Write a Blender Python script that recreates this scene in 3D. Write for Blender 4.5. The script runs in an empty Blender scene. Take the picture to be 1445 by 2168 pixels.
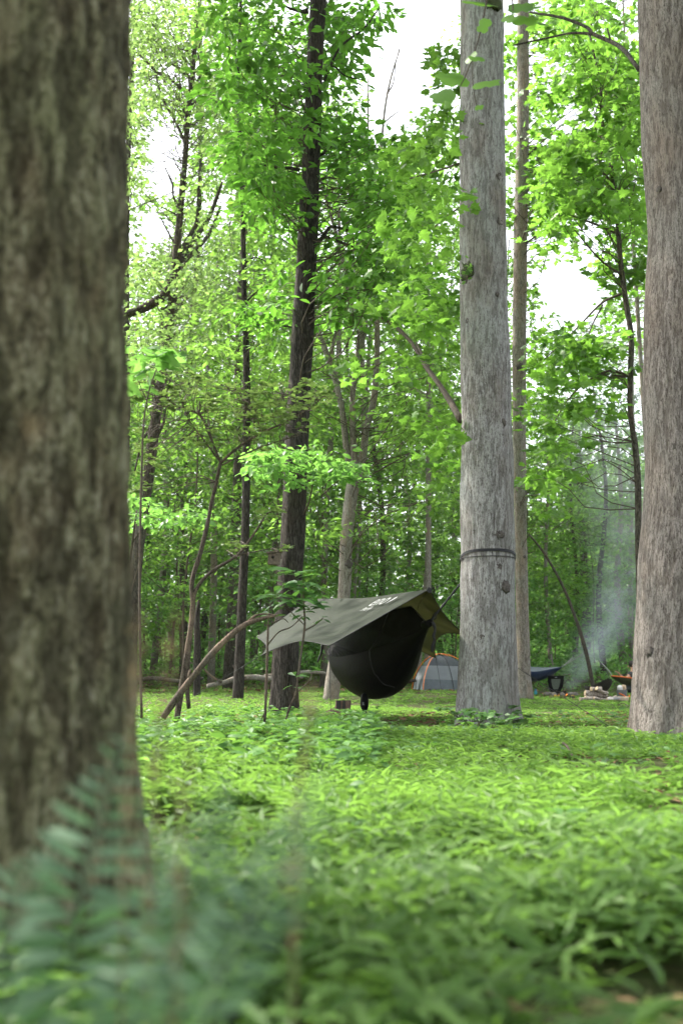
import bpy, math, random
import numpy as np
from mathutils import Vector, Matrix, Euler

S = bpy.context.scene
COL = S.collection
R = np.random.default_rng(7)
random.seed(7)

# ------------------------------------------------------------------ camera, sky, sun, exposure
CAMZ = 0.5
FPX = 35.0 / 36.0 * 2168.0
TANP = 356.0 / FPX
PITCH = math.atan(TANP)
SP, CP = math.sin(PITCH), math.cos(PITCH)

cam_d = bpy.data.cameras.new("camera")
cam = bpy.data.objects.new("camera", cam_d)
COL.objects.link(cam)
cam.location = (0, 0, CAMZ)
cam.rotation_euler = (math.pi / 2 + PITCH, 0, 0)
cam_d.sensor_fit = 'VERTICAL'
cam_d.sensor_height = 36.0
cam_d.lens = 35.0
cam_d.clip_start = 0.05
cam_d.clip_end = 2000
cam_d.dof.use_dof = True
cam_d.dof.focus_distance = 11.4
cam_d.dof.aperture_fstop = 2.5
S.camera = cam

SUN_DIR = Vector((-0.52, 0.30, 0.80)).normalized()
SUN_EL = math.asin(SUN_DIR.z)
SUN_AZ = math.atan2(SUN_DIR.x, SUN_DIR.y)
w = bpy.data.worlds.new("World")
S.world = w
w.use_nodes = True
wn = w.node_tree
bg = wn.nodes["Background"]
sky = wn.nodes.new("ShaderNodeTexSky")
sky.sky_type = 'NISHITA'
sky.sun_disc = False
sky.sun_elevation = SUN_EL
sky.sun_rotation = SUN_AZ
sky.dust_density = 4.0
sky.ozone_density = 0.6
hs = wn.nodes.new("ShaderNodeHueSaturation")
hs.inputs["Saturation"].default_value = 0.30
wn.links.new(sky.outputs[0], hs.inputs["Color"])
wn.links.new(hs.outputs[0], bg.inputs["Color"])
bg.inputs["Strength"].default_value = 0.15

sun_d = bpy.data.lights.new("sun", 'SUN')
sun_d.energy = 2.9
sun_d.angle = math.radians(0.6)
sun_d.color = (1.0, 0.94, 0.84)
sun = bpy.data.objects.new("sun", sun_d)
COL.objects.link(sun)
sun.rotation_euler = SUN_DIR.to_track_quat('Z', 'Y').to_euler()
sun.location = (0, 0, 40)

S.view_settings.view_transform = 'Standard'
S.view_settings.look = 'None'
S.view_settings.gamma = 1
S.view_settings.exposure = 2.1
S.view_settings.use_curve_mapping = False
cy = S.cycles
cy.use_denoising = True
try:
    cy.denoiser = 'OPENIMAGEDENOISE'
except Exception:
    pass
cy.use_adaptive_sampling = True
cy.adaptive_threshold = 0.02
cy.max_bounces = 7
cy.diffuse_bounces = 4
cy.glossy_bounces = 2
cy.transmission_bounces = 4
cy.transparent_max_bounces = 6
cy.volume_bounces = 1
cy.caustics_reflective = False
cy.caustics_refractive = False
cy.sample_clamp_indirect = 6.0
cy.volume_step_rate = 3.0
cy.volume_max_steps = 48

# ------------------------------------------------------------------ pixel <-> world helpers
def at(px, py, Y):
    """World point on the ray through photo pixel (px, py) at world depth y = Y."""
    cx = (px - 722.5) / FPX
    cz = (1084.0 - py) / FPX
    dy = CP - SP * cz
    dz = SP + CP * cz
    k = Y / dy
    return np.array((cx * k, Y, CAMZ + dz * k))

def mpp(px, py, Y):
    cz = (1084.0 - py) / FPX
    return Y / (CP - SP * cz) / FPX

def proj(P):
    P = np.asarray(P, float)
    x, y, z = P[..., 0], P[..., 1], P[..., 2] - CAMZ
    f = y * CP + z * SP
    u = -y * SP + z * CP
    f = np.where(f > 1e-3, f, 1e-3)
    return 722.5 + x / f * FPX, 1084.0 - u / f * FPX

def ss(a, b, x):
    t = np.clip((np.asarray(x, float) - a) / (b - a), 0, 1)
    return t * t * (3 - 2 * t)

def gz(x, y):
    x = np.asarray(x, float); y = np.asarray(y, float)
    h = 0.20 * ss(14, 28, y) * (1 - ss(2.6, 6.0, x))
    h = h + 3.4 * ss(36, 95, y) + 0.45 * ss(31, 44, y)
    h = h + (0.022 * np.sin(x * 1.7 + 0.6) * np.sin(y * 0.9 + 0.3) + 0.015 * np.sin(x * 3.1 + y * 2.3)) * ss(1.5, 4, y)
    return h

def on_ground(px, py):
    lo = None
    for Y in np.arange(1.2, 70, 0.05):
        p = at(px, py, Y)
        if p[2] <= gz(p[0], p[1]):
            return np.array((p[0], p[1], float(gz(p[0], p[1]))))
    p = at(px, py, 40)
    return np.array((p[0], p[1], float(gz(p[0], p[1]))))

def vnoise(x, y, s, seed=0):
    """Cheap smooth value noise in 0..1."""
    rr = np.random.default_rng(1000 + seed)
    tab = rr.random((64, 64))
    X = np.asarray(x) / s; Y = np.asarray(y) / s
    i = np.floor(X).astype(int); j = np.floor(Y).astype(int)
    fx = X - i; fy = Y - j
    fx = fx * fx * (3 - 2 * fx); fy = fy * fy * (3 - 2 * fy)
    a = tab[i % 64, j % 64]; b = tab[(i + 1) % 64, j % 64]
    c = tab[i % 64, (j + 1) % 64]; d = tab[(i + 1) % 64, (j + 1) % 64]
    return (a * (1 - fx) + b * fx) * (1 - fy) + (c * (1 - fx) + d * fx) * fy

def unit(v):
    v = np.asarray(v, float)
    return v / (np.linalg.norm(v, axis=-1, keepdims=True) + 1e-9)

# ------------------------------------------------------------------ mesh building
def woff(o):
    v = Vector((0, 0, 0))
    while o is not None:
        v = v + o.location
        o = o.parent
    return v

class MB:
    def __init__(self):
        self.v = []; self.f = []; self.t = []; self.n = 0
    def add(self, v, f, tint=0.5):
        v = np.asarray(v, float).reshape(-1, 3)
        self.v.append(v)
        self.t.append(np.broadcast_to(np.asarray(tint, float), (len(v),)))
        if isinstance(f, np.ndarray):
            f = [f]
        by = {}
        for a in f:
            if isinstance(a, np.ndarray):
                self.f.append(a + self.n)
            else:
                by.setdefault(len(a), []).append(a)
        for k, a in by.items():
            self.f.append(np.array(a, int) + self.n)
        self.n += len(v)
        return self
    def build(self, name, mat, parent=None, smooth=True, kind=None):
        off = woff(parent)
        V = np.concatenate(self.v) - np.array(off)
        T = np.concatenate(self.t)
        me = bpy.data.meshes.new(name)
        me.vertices.add(len(V))
        me.vertices.foreach_set("co", V.astype(np.float32).ravel())
        lt = np.concatenate([np.full(len(a), a.shape[1], int) for a in self.f])
        li = np.concatenate([a.ravel() for a in self.f])
        me.loops.add(len(li))
        me.loops.foreach_set("vertex_index", li.astype(np.int32))
        me.polygons.add(len(lt))
        st = np.concatenate(([0], np.cumsum(lt)[:-1]))
        me.polygons.foreach_set("loop_start", st.astype(np.int32))
        me.polygons.foreach_set("use_smooth", np.full(len(lt), bool(smooth)))
        me.update(calc_edges=True)
        at_ = me.attributes.new("tint", 'FLOAT', 'POINT')
        at_.data.foreach_set("value", T.astype(np.float32))
        if mat: me.materials.append(mat)
        o = bpy.data.objects.new(name, me)
        COL.objects.link(o)
        if parent is not None: o.parent = parent
        if kind: o["kind"] = kind
        return o

def thing(name, label, cat, loc, group=None):
    o = bpy.data.objects.new(name, None)
    COL.objects.link(o)
    o.location = [float(a) for a in loc]
    o.empty_display_size = 0.2
    o["label"] = label; o["category"] = cat
    if group: o["group"] = group
    return o

def tag(o, label, cat, group=None):
    o["label"] = label; o["category"] = cat
    if group: o["group"] = group
    return o

def resample(P, Rr, n):
    """Catmull-Rom through points P (k,3) with radii Rr (k,)."""
    P = np.asarray(P, float); Rr = np.asarray(Rr, float)
    k = len(P)
    seg = np.linalg.norm(np.diff(P, axis=0), axis=1)
    s = np.concatenate(([0], np.cumsum(seg)))
    q = np.linspace(0, s[-1], n)
    idx = np.clip(np.searchsorted(s, q, side='right') - 1, 0, k - 2)
    t = ((q - s[idx]) / np.maximum(seg[idx], 1e-9))[:, None]
    m = np.empty_like(P)
    m[1:-1] = (P[2:] - P[:-2]) / np.maximum(s[2:] - s[:-2], 1e-9)[:, None]
    m[0] = (P[1] - P[0]) / max(seg[0], 1e-9); m[-1] = (P[-1] - P[-2]) / max(seg[-1], 1e-9)
    L = seg[idx][:, None]
    t2 = t * t; t3 = t2 * t
    out = (2 * t3 - 3 * t2 + 1) * P[idx] + (t3 - 2 * t2 + t) * L * m[idx] + (3 * t2 - 2 * t3) * P[idx + 1] + (t3 - t2) * L * m[idx + 1]
    return out, np.interp(q, s, Rr)

def tube(P, Rr, sides=8, n=None, lump=0.0, seed=0, caps=True, ref=None):
    """Tube mesh along P with radii Rr; lump = relative low-frequency irregularity."""
    if n is not None: P, Rr = resample(P, Rr, n)
    P = np.asarray(P, float); Rr = np.asarray(Rr, float)
    n = len(P)
    T = np.gradient(P, axis=0)
    T = unit(T)
    ref = np.array((0, 1, 0.0)) if ref is None else np.asarray(ref, float)
    if abs(T[:, 1]).mean() > 0.8 and ref[1] == 1: ref = np.array((0, 0, 1.0))
    A = unit(ref - T * (T @ ref)[:, None])
    B = np.cross(T, A)
    a = np.linspace(0, 2 * math.pi, sides, endpoint=False)
    s = np.concatenate(([0], np.cumsum(np.linalg.norm(np.diff(P, axis=0), axis=1))))
    d = np.ones((n, sides))
    if lump:
        rr = np.random.default_rng(seed + 11)
        for k in (2, 3, 3, 5, 7):
            f = rr.uniform(0.3, 2.2) / max(Rr.max(), 0.02) * 0.25
            d += lump / 2.2 * np.sin(k * a[None] + (f * s)[:, None] + rr.uniform(0, 6)) * rr.uniform(0.5, 1)
            d += lump / 3.0 * np.sin((f * 2.7 * s)[:, None] + rr.uniform(0, 6)) * rr.uniform(0.3, 1) * np.ones((1, sides))
    rad = Rr[:, None] * d
    V = P[:, None] + rad[..., None] * (np.cos(a)[None, :, None] * A[:, None] + np.sin(a)[None, :, None] * B[:, None])
    V = V.reshape(-1, 3)
    i = np.arange(n - 1)[:, None] * sides; j = np.arange(sides)[None]; j2 = (j + 1) % sides
    q = np.stack((i + j, i + j2, i + sides + j2, i + sides + j), -1).reshape(-1, 4)
    F = [q]
    if caps and sides <= 40:
        F = [q, list(range(sides))[::-1], list(range((n - 1) * sides, n * sides))]
    return V, F

def box(c, size, rot=None):
    c = np.asarray(c, float); h = np.asarray(size, float) / 2
    v = np.array([(x, y, z) for x in (-1, 1) for y in (-1, 1) for z in (-1, 1)], float) * h
    if rot is not None: v = v @ np.array(rot).T
    f = np.array([(0, 1, 3, 2), (4, 6, 7, 5), (0, 4, 5, 1), (2, 3, 7, 6), (0, 2, 6, 4), (1, 5, 7, 3)])
    return v + c, f

def rotz(a): return np.array(((math.cos(a), -math.sin(a), 0), (math.sin(a), math.cos(a), 0), (0, 0, 1)))
def rotx(a): return np.array(((1, 0, 0), (0, math.cos(a), -math.sin(a)), (0, math.sin(a), math.cos(a))))
def roty(a): return np.array(((math.cos(a), 0, math.sin(a)), (0, 1, 0), (-math.sin(a), 0, math.cos(a))))

def lathe(prof, c, sides=16, rot=None):
    p = np.asarray(prof, float)
    a = np.linspace(0, 2 * math.pi, sides, endpoint=False)
    V = np.stack((p[:, 0][:, None] * np.cos(a), p[:, 0][:, None] * np.sin(a), np.repeat(p[:, 1][:, None], sides, 1)), -1).reshape(-1, 3)
    n = len(p)
    i = np.arange(n - 1)[:, None] * sides; j = np.arange(sides)[None]; j2 = (j + 1) % sides
    q = np.stack((i + j, i + j2, i + sides + j2, i + sides + j), -1).reshape(-1, 4)
    if rot is not None: V = V @ np.array(rot).T
    return V + np.asarray(c, float), [q, list(range(sides))[::-1], list(range((n - 1) * sides, n * sides))]

def ball(c, r, nu=12, nv=8, rot=None, noise=0.0, seed=0):
    rr = np.random.default_rng(seed)
    th = np.linspace(0.05, math.pi - 0.05, nv)
    prof = np.stack((np.sin(th), -np.cos(th)), -1)
    V, F = lathe(prof, (0, 0, 0), nu)
    if noise: V = V * (1 + noise * (rr.random((len(V), 1)) - 0.5))
    V = V * np.asarray(r, float)
    if rot is not None: V = V @ np.array(rot).T
    return V + np.asarray(c, float), F

def grid_faces(n, m):
    i = np.arange(n - 1)[:, None] * m; j = np.arange(m - 1)[None]
    return np.stack((i + j, i + j + 1, i + m + j + 1, i + m + j), -1).reshape(-1, 4)

# ------------------------------------------------------------------ materials
def newmat(name):
    m = bpy.data.materials.new(name); m.use_nodes = True
    nt = m.node_tree
    return m, nt, nt.nodes["Principled BSDF"], nt.nodes["Material Output"]

def nd(nt, t, **kw):
    n = nt.nodes.new(t)
    for k, v in kw.items():
        if k in n.inputs: n.inputs[k].default_value = v
        else: setattr(n, k, v)
    return n

def ramp(nt, stops, src=None):
    n = nt.nodes.new("ShaderNodeValToRGB")
    e = n.color_ramp.elements
    while len(e) < len(stops): e.new(0.5)
    for x, (p, c) in zip(e, stops):
        x.position = p; x.color = (c[0], c[1], c[2], 1)
    if src is not None: nt.links.new(src, n.inputs[0])
    return n

def mixc(nt, a, b, fac, mode='MIX'):
    n = nt.nodes.new("ShaderNodeMix"); n.data_type = 'RGBA'; n.blend_type = mode
    for s, k in ((a, 6), (b, 7), (fac, 0)):
        if isinstance(s, (tuple, list)): n.inputs[k].default_value = (*s, 1) if len(s) == 3 else s
        elif isinstance(s, (int, float)): n.inputs[k].default_value = s
        else: nt.links.new(s, n.inputs[k])
    return n.outputs[2]

def flat(name, col, rough=0.7, var=0.15, scale=30, bump=0.0, spec=0.3, metal=0.0):
    m, nt, p, out = newmat(name)
    tc = nd(nt, "ShaderNodeTexCoord")
    n = nd(nt, "ShaderNodeTexNoise", Scale=scale, Detail=4.0)
    nt.links.new(tc.outputs["Object"], n.inputs["Vector"])
    c = np.array(col)
    r = ramp(nt, [(0.3, c * (1 - var)), (0.7, np.minimum(c * (1 + var), 1))], n.outputs[0])
    nt.links.new(r.outputs[0], p.inputs["Base Color"])
    p.inputs["Roughness"].default_value = rough
    p.inputs["Specular IOR Level"].default_value = spec
    p.inputs["Metallic"].default_value = metal
    if bump:
        b = nd(nt, "ShaderNodeBump", Strength=bump, Distance=0.01)
        nt.links.new(n.outputs[0], b.inputs["Height"]); nt.links.new(b.outputs[0], p.inputs["Normal"])
    return m

def leafmat(name, dark, light, trans, tfac=0.45, rough=0.45, spec=0.35):
    m, nt, p, out = newmat(name)
    a = nd(nt, "ShaderNodeAttribute", attribute_name="tint")
    r = ramp(nt, [(0.0, dark), (1.0, light)], a.outputs["Fac"])
    nt.links.new(r.outputs[0], p.inputs["Base Color"])
    p.inputs["Roughness"].default_value = rough
    p.inputs["Specular IOR Level"].default_value = spec
    t = nd(nt, "ShaderNodeBsdfTranslucent")
    tr = np.array(trans)
    r2 = ramp(nt, [(0.0, tr * 0.62), (1.0, tr * 1.25)], a.outputs["Fac"])
    nt.links.new(r2.outputs[0], t.inputs["Color"])
    mx = nd(nt, "ShaderNodeMixShader"); mx.inputs[0].default_value = tfac
    nt.links.new(p.outputs[0], mx.inputs[1]); nt.links.new(t.outputs[0], mx.inputs[2])
    nt.links.new(mx.outputs[0], out.inputs["Surface"])
    return m

def barkmat(name, furrow, mid, pale, lichen, scale=30, stretch=0.14, patch=1.6, bump=0.8, dist=0.02, lich=0.5, warm=(0.24, 0.17, 0.12), vor=0.55, ridge=0.75, fine=0.0, lo=0.22, hi=0.82, relief=0.0, wfac=0.8):
    m, nt, p, out = newmat(name)
    tc = nd(nt, "ShaderNodeTexCoord")
    def mp(sx, sz):
        q = nd(nt, "ShaderNodeMapping"); q.inputs["Scale"].default_value = (sx, sx, sz)
        nt.links.new(tc.outputs["Object"], q.inputs["Vector"]); return q
    n1 = nd(nt, "ShaderNodeTexNoise", Scale=1.0, Detail=5.0, Roughness=0.6, Distortion=0.6)
    nt.links.new(mp(scale, scale * stretch).outputs[0], n1.inputs["Vector"])
    v = nd(nt, "ShaderNodeTexVoronoi", Scale=1.0, feature='DISTANCE_TO_EDGE')
    # distort the plate coordinates a little so that ridges interlace
    nz = nd(nt, "ShaderNodeTexNoise", Scale=6.0, Detail=2.0)
    nt.links.new(tc.outputs["Object"], nz.inputs["Vector"])
    va = nd(nt, "ShaderNodeVectorMath", operation='SCALE'); va.inputs["Scale"].default_value = 0.9
    nt.links.new(nz.outputs["Color"], va.inputs[0])
    vb = nd(nt, "ShaderNodeVectorMath", operation='ADD')
    nt.links.new(mp(scale * 0.75, scale * stretch * 1.1).outputs[0], vb.inputs[0]); nt.links.new(va.outputs[0], vb.inputs[1])
    nt.links.new(vb.outputs[0], v.inputs["Vector"])
    e = nd(nt, "ShaderNodeMapRange"); e.inputs[1].default_value = 0.0; e.inputs[2].default_value = 0.34
    nt.links.new(v.outputs["Distance"], e.inputs[0])
    h = nd(nt, "ShaderNodeMath", operation='MULTIPLY_ADD'); h.inputs[1].default_value = vor
    nt.links.new(e.outputs[0], h.inputs[0])
    n3 = nd(nt, "ShaderNodeTexNoise", Scale=1.0, Detail=4.0, Roughness=0.6, Distortion=0.8)
    nt.links.new(mp(scale * 1.7, scale * 1.7 * min(1, stretch * 2.6)).outputs[0], n3.inputs["Vector"])
    h3 = nd(nt, "ShaderNodeMath", operation='MULTIPLY'); h3.inputs[1].default_value = fine
    nt.links.new(n3.outputs[0], h3.inputs[0])
    h2 = nd(nt, "ShaderNodeMath", operation='MULTIPLY_ADD'); h2.inputs[1].default_value = ridge
    nt.links.new(n1.outputs[0], h2.inputs[0]); nt.links.new(h3.outputs[0], h2.inputs[2]); nt.links.new(h2.outputs[0], h.inputs[2])
    nf = nd(nt, "ShaderNodeTexNoise", Scale=scale * 3.5, Detail=3.0)
    nt.links.new(tc.outputs["Object"], nf.inputs["Vector"])
    c0 = ramp(nt, [(lo, furrow), ((lo + hi) / 2, mid), (hi, pale)], h.outputs[0])
    np_ = nd(nt, "ShaderNodeTexNoise", Scale=patch, Detail=3.0, Roughness=0.55)
    nt.links.new(mp(1.0, 0.45).outputs[0], np_.inputs["Vector"])
    pf = nd(nt, "ShaderNodeMapRange"); pf.inputs[1].default_value = 0.42; pf.inputs[2].default_value = 0.68; pf.inputs[4].default_value = lich
    nt.links.new(np_.outputs[0], pf.inputs[0])
    c1 = mixc(nt, c0.outputs[0], lichen, pf.outputs[0])
    nw = nd(nt, "ShaderNodeTexNoise", Scale=patch * 2.1, Detail=3.0, Roughness=0.55)
    nt.links.new(mp(1.3, 0.5).outputs[0], nw.inputs["Vector"])
    wf = nd(nt, "ShaderNodeMapRange"); wf.inputs[1].default_value = 0.48; wf.inputs[2].default_value = 0.74; wf.inputs[4].default_value = wfac
    nt.links.new(nw.outputs[0], wf.inputs[0])
    c2 = mixc(nt, c1, warm, wf.outputs[0])
    # furrows stay dark through the patches
    fm = nd(nt, "ShaderNodeMapRange"); fm.inputs[1].default_value = lo + .02; fm.inputs[2].default_value = lo * .5 + hi * .5; fm.inputs[3].default_value = 0.75; fm.inputs[4].default_value = 0.0
    nt.links.new(h.outputs[0], fm.inputs[0])
    c3 = mixc(nt, c2, furrow, fm.outputs[0])
    if relief:
        ta = nd(nt, "ShaderNodeAttribute", attribute_name="tint")
        tm_ = nd(nt, "ShaderNodeMapRange"); tm_.inputs[1].default_value = .30; tm_.inputs[2].default_value = .52; tm_.inputs[3].default_value = relief; tm_.inputs[4].default_value = 0.0
        nt.links.new(ta.outputs["Fac"], tm_.inputs[0])
        c3 = mixc(nt, c3, furrow, tm_.outputs[0])
    nt.links.new(c3, p.inputs["Base Color"])
    p.inputs["Roughness"].default_value = 0.92
    p.inputs["Specular IOR Level"].default_value = 0.12
    hb = nd(nt, "ShaderNodeMath", operation='MULTIPLY_ADD'); hb.inputs[1].default_value = 0.25
    nt.links.new(nf.outputs[0], hb.inputs[0]); nt.links.new(h.outputs[0], hb.inputs[2])
    b = nd(nt, "ShaderNodeBump", Strength=bump, Distance=dist)
    nt.links.new(hb.outputs[0], b.inputs["Height"]); nt.links.new(b.outputs[0], p.inputs["Normal"])
    return m

M = {}
M['bark_pale'] = barkmat("pale_bark", (.075, .066, .058), (.24, .23, .218), (.385, .378, .368), (.28, .31, .278), scale=62, stretch=.12, patch=.9, bump=1.0, dist=.014, lich=.85, vor=0, ridge=.45, fine=.55, lo=.36, hi=.60, relief=.5, warm=(.175, .142, .115), wfac=.8)
M['bark_buff'] = barkmat("buff_bark", (.052, .042, .034), (.155, .136, .12), (.26, .233, .21), (.185, .188, .162), scale=66, stretch=.12, patch=.9, bump=1.0, dist=.014, lich=.5, vor=0, ridge=.45, fine=.55, lo=.36, hi=.60, relief=.5, warm=(.17, .125, .095), wfac=.65)
M['bark_near'] = barkmat("mossy_bark", (.024, .021, .011), (.15, .135, .08), (.36, .345, .245), (.18, .185, .095), scale=46, stretch=.22, patch=5.0, bump=1.0, dist=.03, lich=.75, warm=(.11, .08, .045), vor=.0, ridge=.45, fine=.55, lo=.36, hi=.68, relief=.6)
M['bark_dark'] = barkmat("dark_bark", (.008, .007, .006), (.038, .032, .027), (.10, .09, .078), (.075, .075, .062), scale=44, stretch=.10, bump=1.0, dist=.03, lich=.3, warm=(.05, .038, .03), vor=.12, ridge=.5, fine=.4, lo=.36, hi=.66)
M['bark_mid'] = barkmat("brown_bark", (.02, .016, .013), (.072, .06, .047), (.145, .125, .105), (.11, .12, .09), scale=34, stretch=.2, bump=.8, dist=.02, lich=.5, vor=.1, ridge=.5, fine=.4, lo=.36, hi=.68, warm=(.10, .075, .055))
M['bark_slim'] = barkmat("slim_bark", (.09, .075, .06), (.20, .178, .152), (.30, .275, .24), (.25, .26, .22), scale=34, stretch=.25, bump=.6, dist=.01, lich=.6, vor=0, ridge=.5, fine=.45, lo=.36, hi=.64)
M['twig'] = flat("twig_bark", (.075, .058, .042), .85, .35, 40)
M['twig_pale'] = barkmat("pale_twig_bark", (.025, .019, .014), (.075, .058, .045), (.135, .112, .092), (.10, .10, .08), scale=70, stretch=.3, bump=.7, dist=.006, lich=.4, vor=0, ridge=.5, fine=.5, lo=.36, hi=.66)
M['knot'] = flat("knot_wood", (.085, .074, .064), .9, .6, 60, .8)
M['moss'] = flat("moss", (.045, .06, .022), .95, .5, 90, .8)

M['leaf_dark'] = leafmat("oval_leaf", (.03, .09, .014), (.085, .195, .028), (.155, .38, .04), .5)
M['leaf_maple'] = leafmat("maple_leaf", (.045, .115, .018), (.115, .23, .035), (.205, .43, .05), .52)
M['leaf_back'] = leafmat("wood_leaf", (.035, .095, .018), (.115, .225, .04), (.20, .39, .055), .52)
M['leaf_far'] = leafmat("far_leaf", (.04, .10, .022), (.11, .21, .045), (.18, .35, .06), .5)
M['leaf_air'] = leafmat("airy_leaf", (.06, .125, .035), (.16, .235, .075), (.25, .40, .10), .54)
M['leaf_low'] = leafmat("understory_leaf", (.045, .12, .026), (.115, .24, .06), (.20, .43, .075), .52)
M['leaf_shrub'] = leafmat("shrub_leaf", (.05, .10, .03), (.14, .20, .06), (.17, .27, .06), .4)
M['leaf_rhodo'] = leafmat("leathery_leaf", (.025, .075, .018), (.07, .17, .04), (.11, .27, .04), .35, .35, .5)
M['leaf_fern'] = leafmat("fern_leaflet", (.03, .085, .035), (.18, .28, .165), (.09, .20, .06), .36, .5, .4)
M['grass'] = leafmat("grass_blade", (.05, .115, .022), (.16, .275, .065), (.21, .39, .06), .48, .5, .3)
M['cover'] = leafmat("cover_leaf", (.045, .115, .03), (.11, .235, .06), (.16, .34, .05), .4, .45, .4)
M['pine'] = leafmat("pine_needles", (.07, .12, .07), (.17, .22, .13), (.16, .22, .10), .4)
M['dead'] = leafmat("dead_leaf", (.09, .05, .03), (.26, .17, .10), (.12, .07, .03), .2, .8, .1)
M['straw'] = leafmat("dry_stalk", (.11, .085, .045), (.22, .18, .10), (.13, .10, .05), .35, .7, .2)

def ground_material():
    m, nt, p, out = newmat("forest_floor")
    tc = nd(nt, "ShaderNodeTexCoord")
    n = nd(nt, "ShaderNodeTexNoise", Scale=18.0, Detail=8.0, Roughness=0.7)
    v = nd(nt, "ShaderNodeTexVoronoi", Scale=16.0)
    nt.links.new(tc.outputs["Object"], n.inputs["Vector"]); nt.links.new(tc.outputs["Object"], v.inputs["Vector"])
    c = ramp(nt, [(0.3, (.035, .024, .016)), (0.5, (.085, .06, .04)), (0.72, (.16, .118, .082))], n.outputs[0])
    c2 = mixc(nt, c.outputs[0], v.outputs["Color"], 0.12, 'SOFT_LIGHT')
    n2 = nd(nt, "ShaderNodeTexNoise", Scale=0.7, Detail=5.0, Roughness=0.7)
    nt.links.new(tc.outputs["Object"], n2.inputs["Vector"])
    f = nd(nt, "ShaderNodeMapRange"); f.inputs[1].default_value = 0.35; f.inputs[2].default_value = 0.6; f.inputs[4].default_value = .8
    nt.links.new(n2.outputs[0], f.inputs[0])
    c3 = mixc(nt, c2, (.055, .105, .022), f.outputs[0])
    nt.links.new(c3, p.inputs["Base Color"])
    p.inputs["Roughness"].default_value = 1.0
    p.inputs["Specular IOR Level"].default_value = 0.1
    b = nd(nt, "ShaderNodeBump", Strength=1.0, Distance=0.03)
    nt.links.new(n.outputs[0], b.inputs["Height"]); nt.links.new(b.outputs[0], p.inputs["Normal"])
    return m
M['ground'] = ground_material()

# ------------------------------------------------------------------ leaves
def tmpl(kind):
    if kind == 'kite':
        return np.array([(0, 0, 0), (.45, .29, .05), (1, 0, -.06), (.45, -.29, .05)]), np.array([(0, 2, 1), (0, 3, 2)])
    if kind == 'oval':
        v = [(0, 0, 0), (.32, 0, .0), (.68, 0, -.02), (1, 0, -.09), (.2, .17, .05), (.5, .25, .06), (.8, .16, .0), (.2, -.17, .05), (.5, -.25, .06), (.8, -.16, .0)]
        f = [(0, 1, 4), (1, 5, 4), (1, 2, 5), (2, 6, 5), (2, 3, 6), (0, 7, 1), (1, 7, 8), (1, 8, 2), (2, 8, 9), (2, 9, 3)]
        return np.array(v), np.array(f)
    if kind == 'rhodo':
        v = [(0, 0, 0), (.35, 0, .02), (.7, 0, .0), (1, 0, -.12), (.3, .11, .05), (.62, .155, .03), (.86, .09, -.03), (.3, -.11, .05), (.62, -.155, .03), (.86, -.09, -.03)]
        return np.array(v), tmpl('oval')[1]
    if kind == 'star':
        out = [(0, 0), (.12, .30), (-.05, .48), (.30, .30), (.45, .55), (.55, .24), (.72, .22), (1, 0)]
        v = [(.35, 0, .05)] + [(x, y, -.06 * abs(y) * 2) for x, y in out] + [(x, -y, -.06 * abs(y) * 2) for x, y in out[1:-1]]
        f = [(0, i + 2, i + 1) for i in range(7)]
        lo = [1] + list(range(9, 15)) + [8]
        f += [(0, lo[i], lo[i + 1]) for i in range(7)]
        return np.array(v), np.array(f)
    if kind == 'lance':
        v = [(0, 0, 0), (.35, 0, .03), (.7, 0, .0), (1, 0, -.12), (.3, .085, .05), (.65, .075, .02), (.3, -.085, .05), (.65, -.075, .02)]
        f = [(0, 1, 4), (1, 2, 5), (1, 5, 4), (2, 3, 5), (0, 6, 1), (1, 6, 7), (1, 7, 2), (2, 7, 3)]
        return np.array(v), np.array(f)
    if kind == 'lance_s':
        return np.array([(0, 0, 0), (.45, .1, .06), (1, 0, -.1), (.45, -.1, .06)]), np.array([(0, 2, 1), (0, 3, 2)])
    if kind == 'needle':
        return np.array([(0, 0, 0), (.5, .05, .03), (1, 0, -.03), (.5, -.05, .03)]), np.array([(0, 2, 1), (0, 3, 2)])

def leaves(mb, kind, P, D, N, size, tint):
    """Leaves at bases P pointing along D with upper side N."""
    tv, tf = tmpl(kind)
    n = len(P)
    if n == 0: return
    D = unit(D)
    N = unit(N - D * (N * D).sum(1)[:, None])
    B = np.cross(N, D)
    s = np.broadcast_to(np.asarray(size, float), (n,))
    V = P[:, None] + s[:, None, None] * (tv[None, :, 0:1] * D[:, None] + tv[None, :, 1:2] * B[:, None] + tv[None, :, 2:3] * N[:, None])
    F = (np.arange(n)[:, None, None] * len(tv) + tf[None]).reshape(-1, tf.shape[1])
    mb.add(V.reshape(-1, 3), F, np.repeat(np.broadcast_to(tint, (n,)), len(tv)))

GAPS = [(345, 330, 30, 80), (325, 470, 24, 26), (850, 150, 54, 100), (905, 45, 42, 44), (812, 235, 34, 30),
        (1195, 610, 58, 50), (1222, 240, 14, 14), (475, 420, 10, 30)]
def in_gap(P, grow=0.0):
    px, py = proj(P)
    m = np.zeros(np.shape(px), bool)
    for gx, gy, rx, ry in GAPS:
        m |= ((px - gx) / (rx + grow)) ** 2 + ((py - gy) / (ry + grow)) ** 2 < 1
    return m

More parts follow.
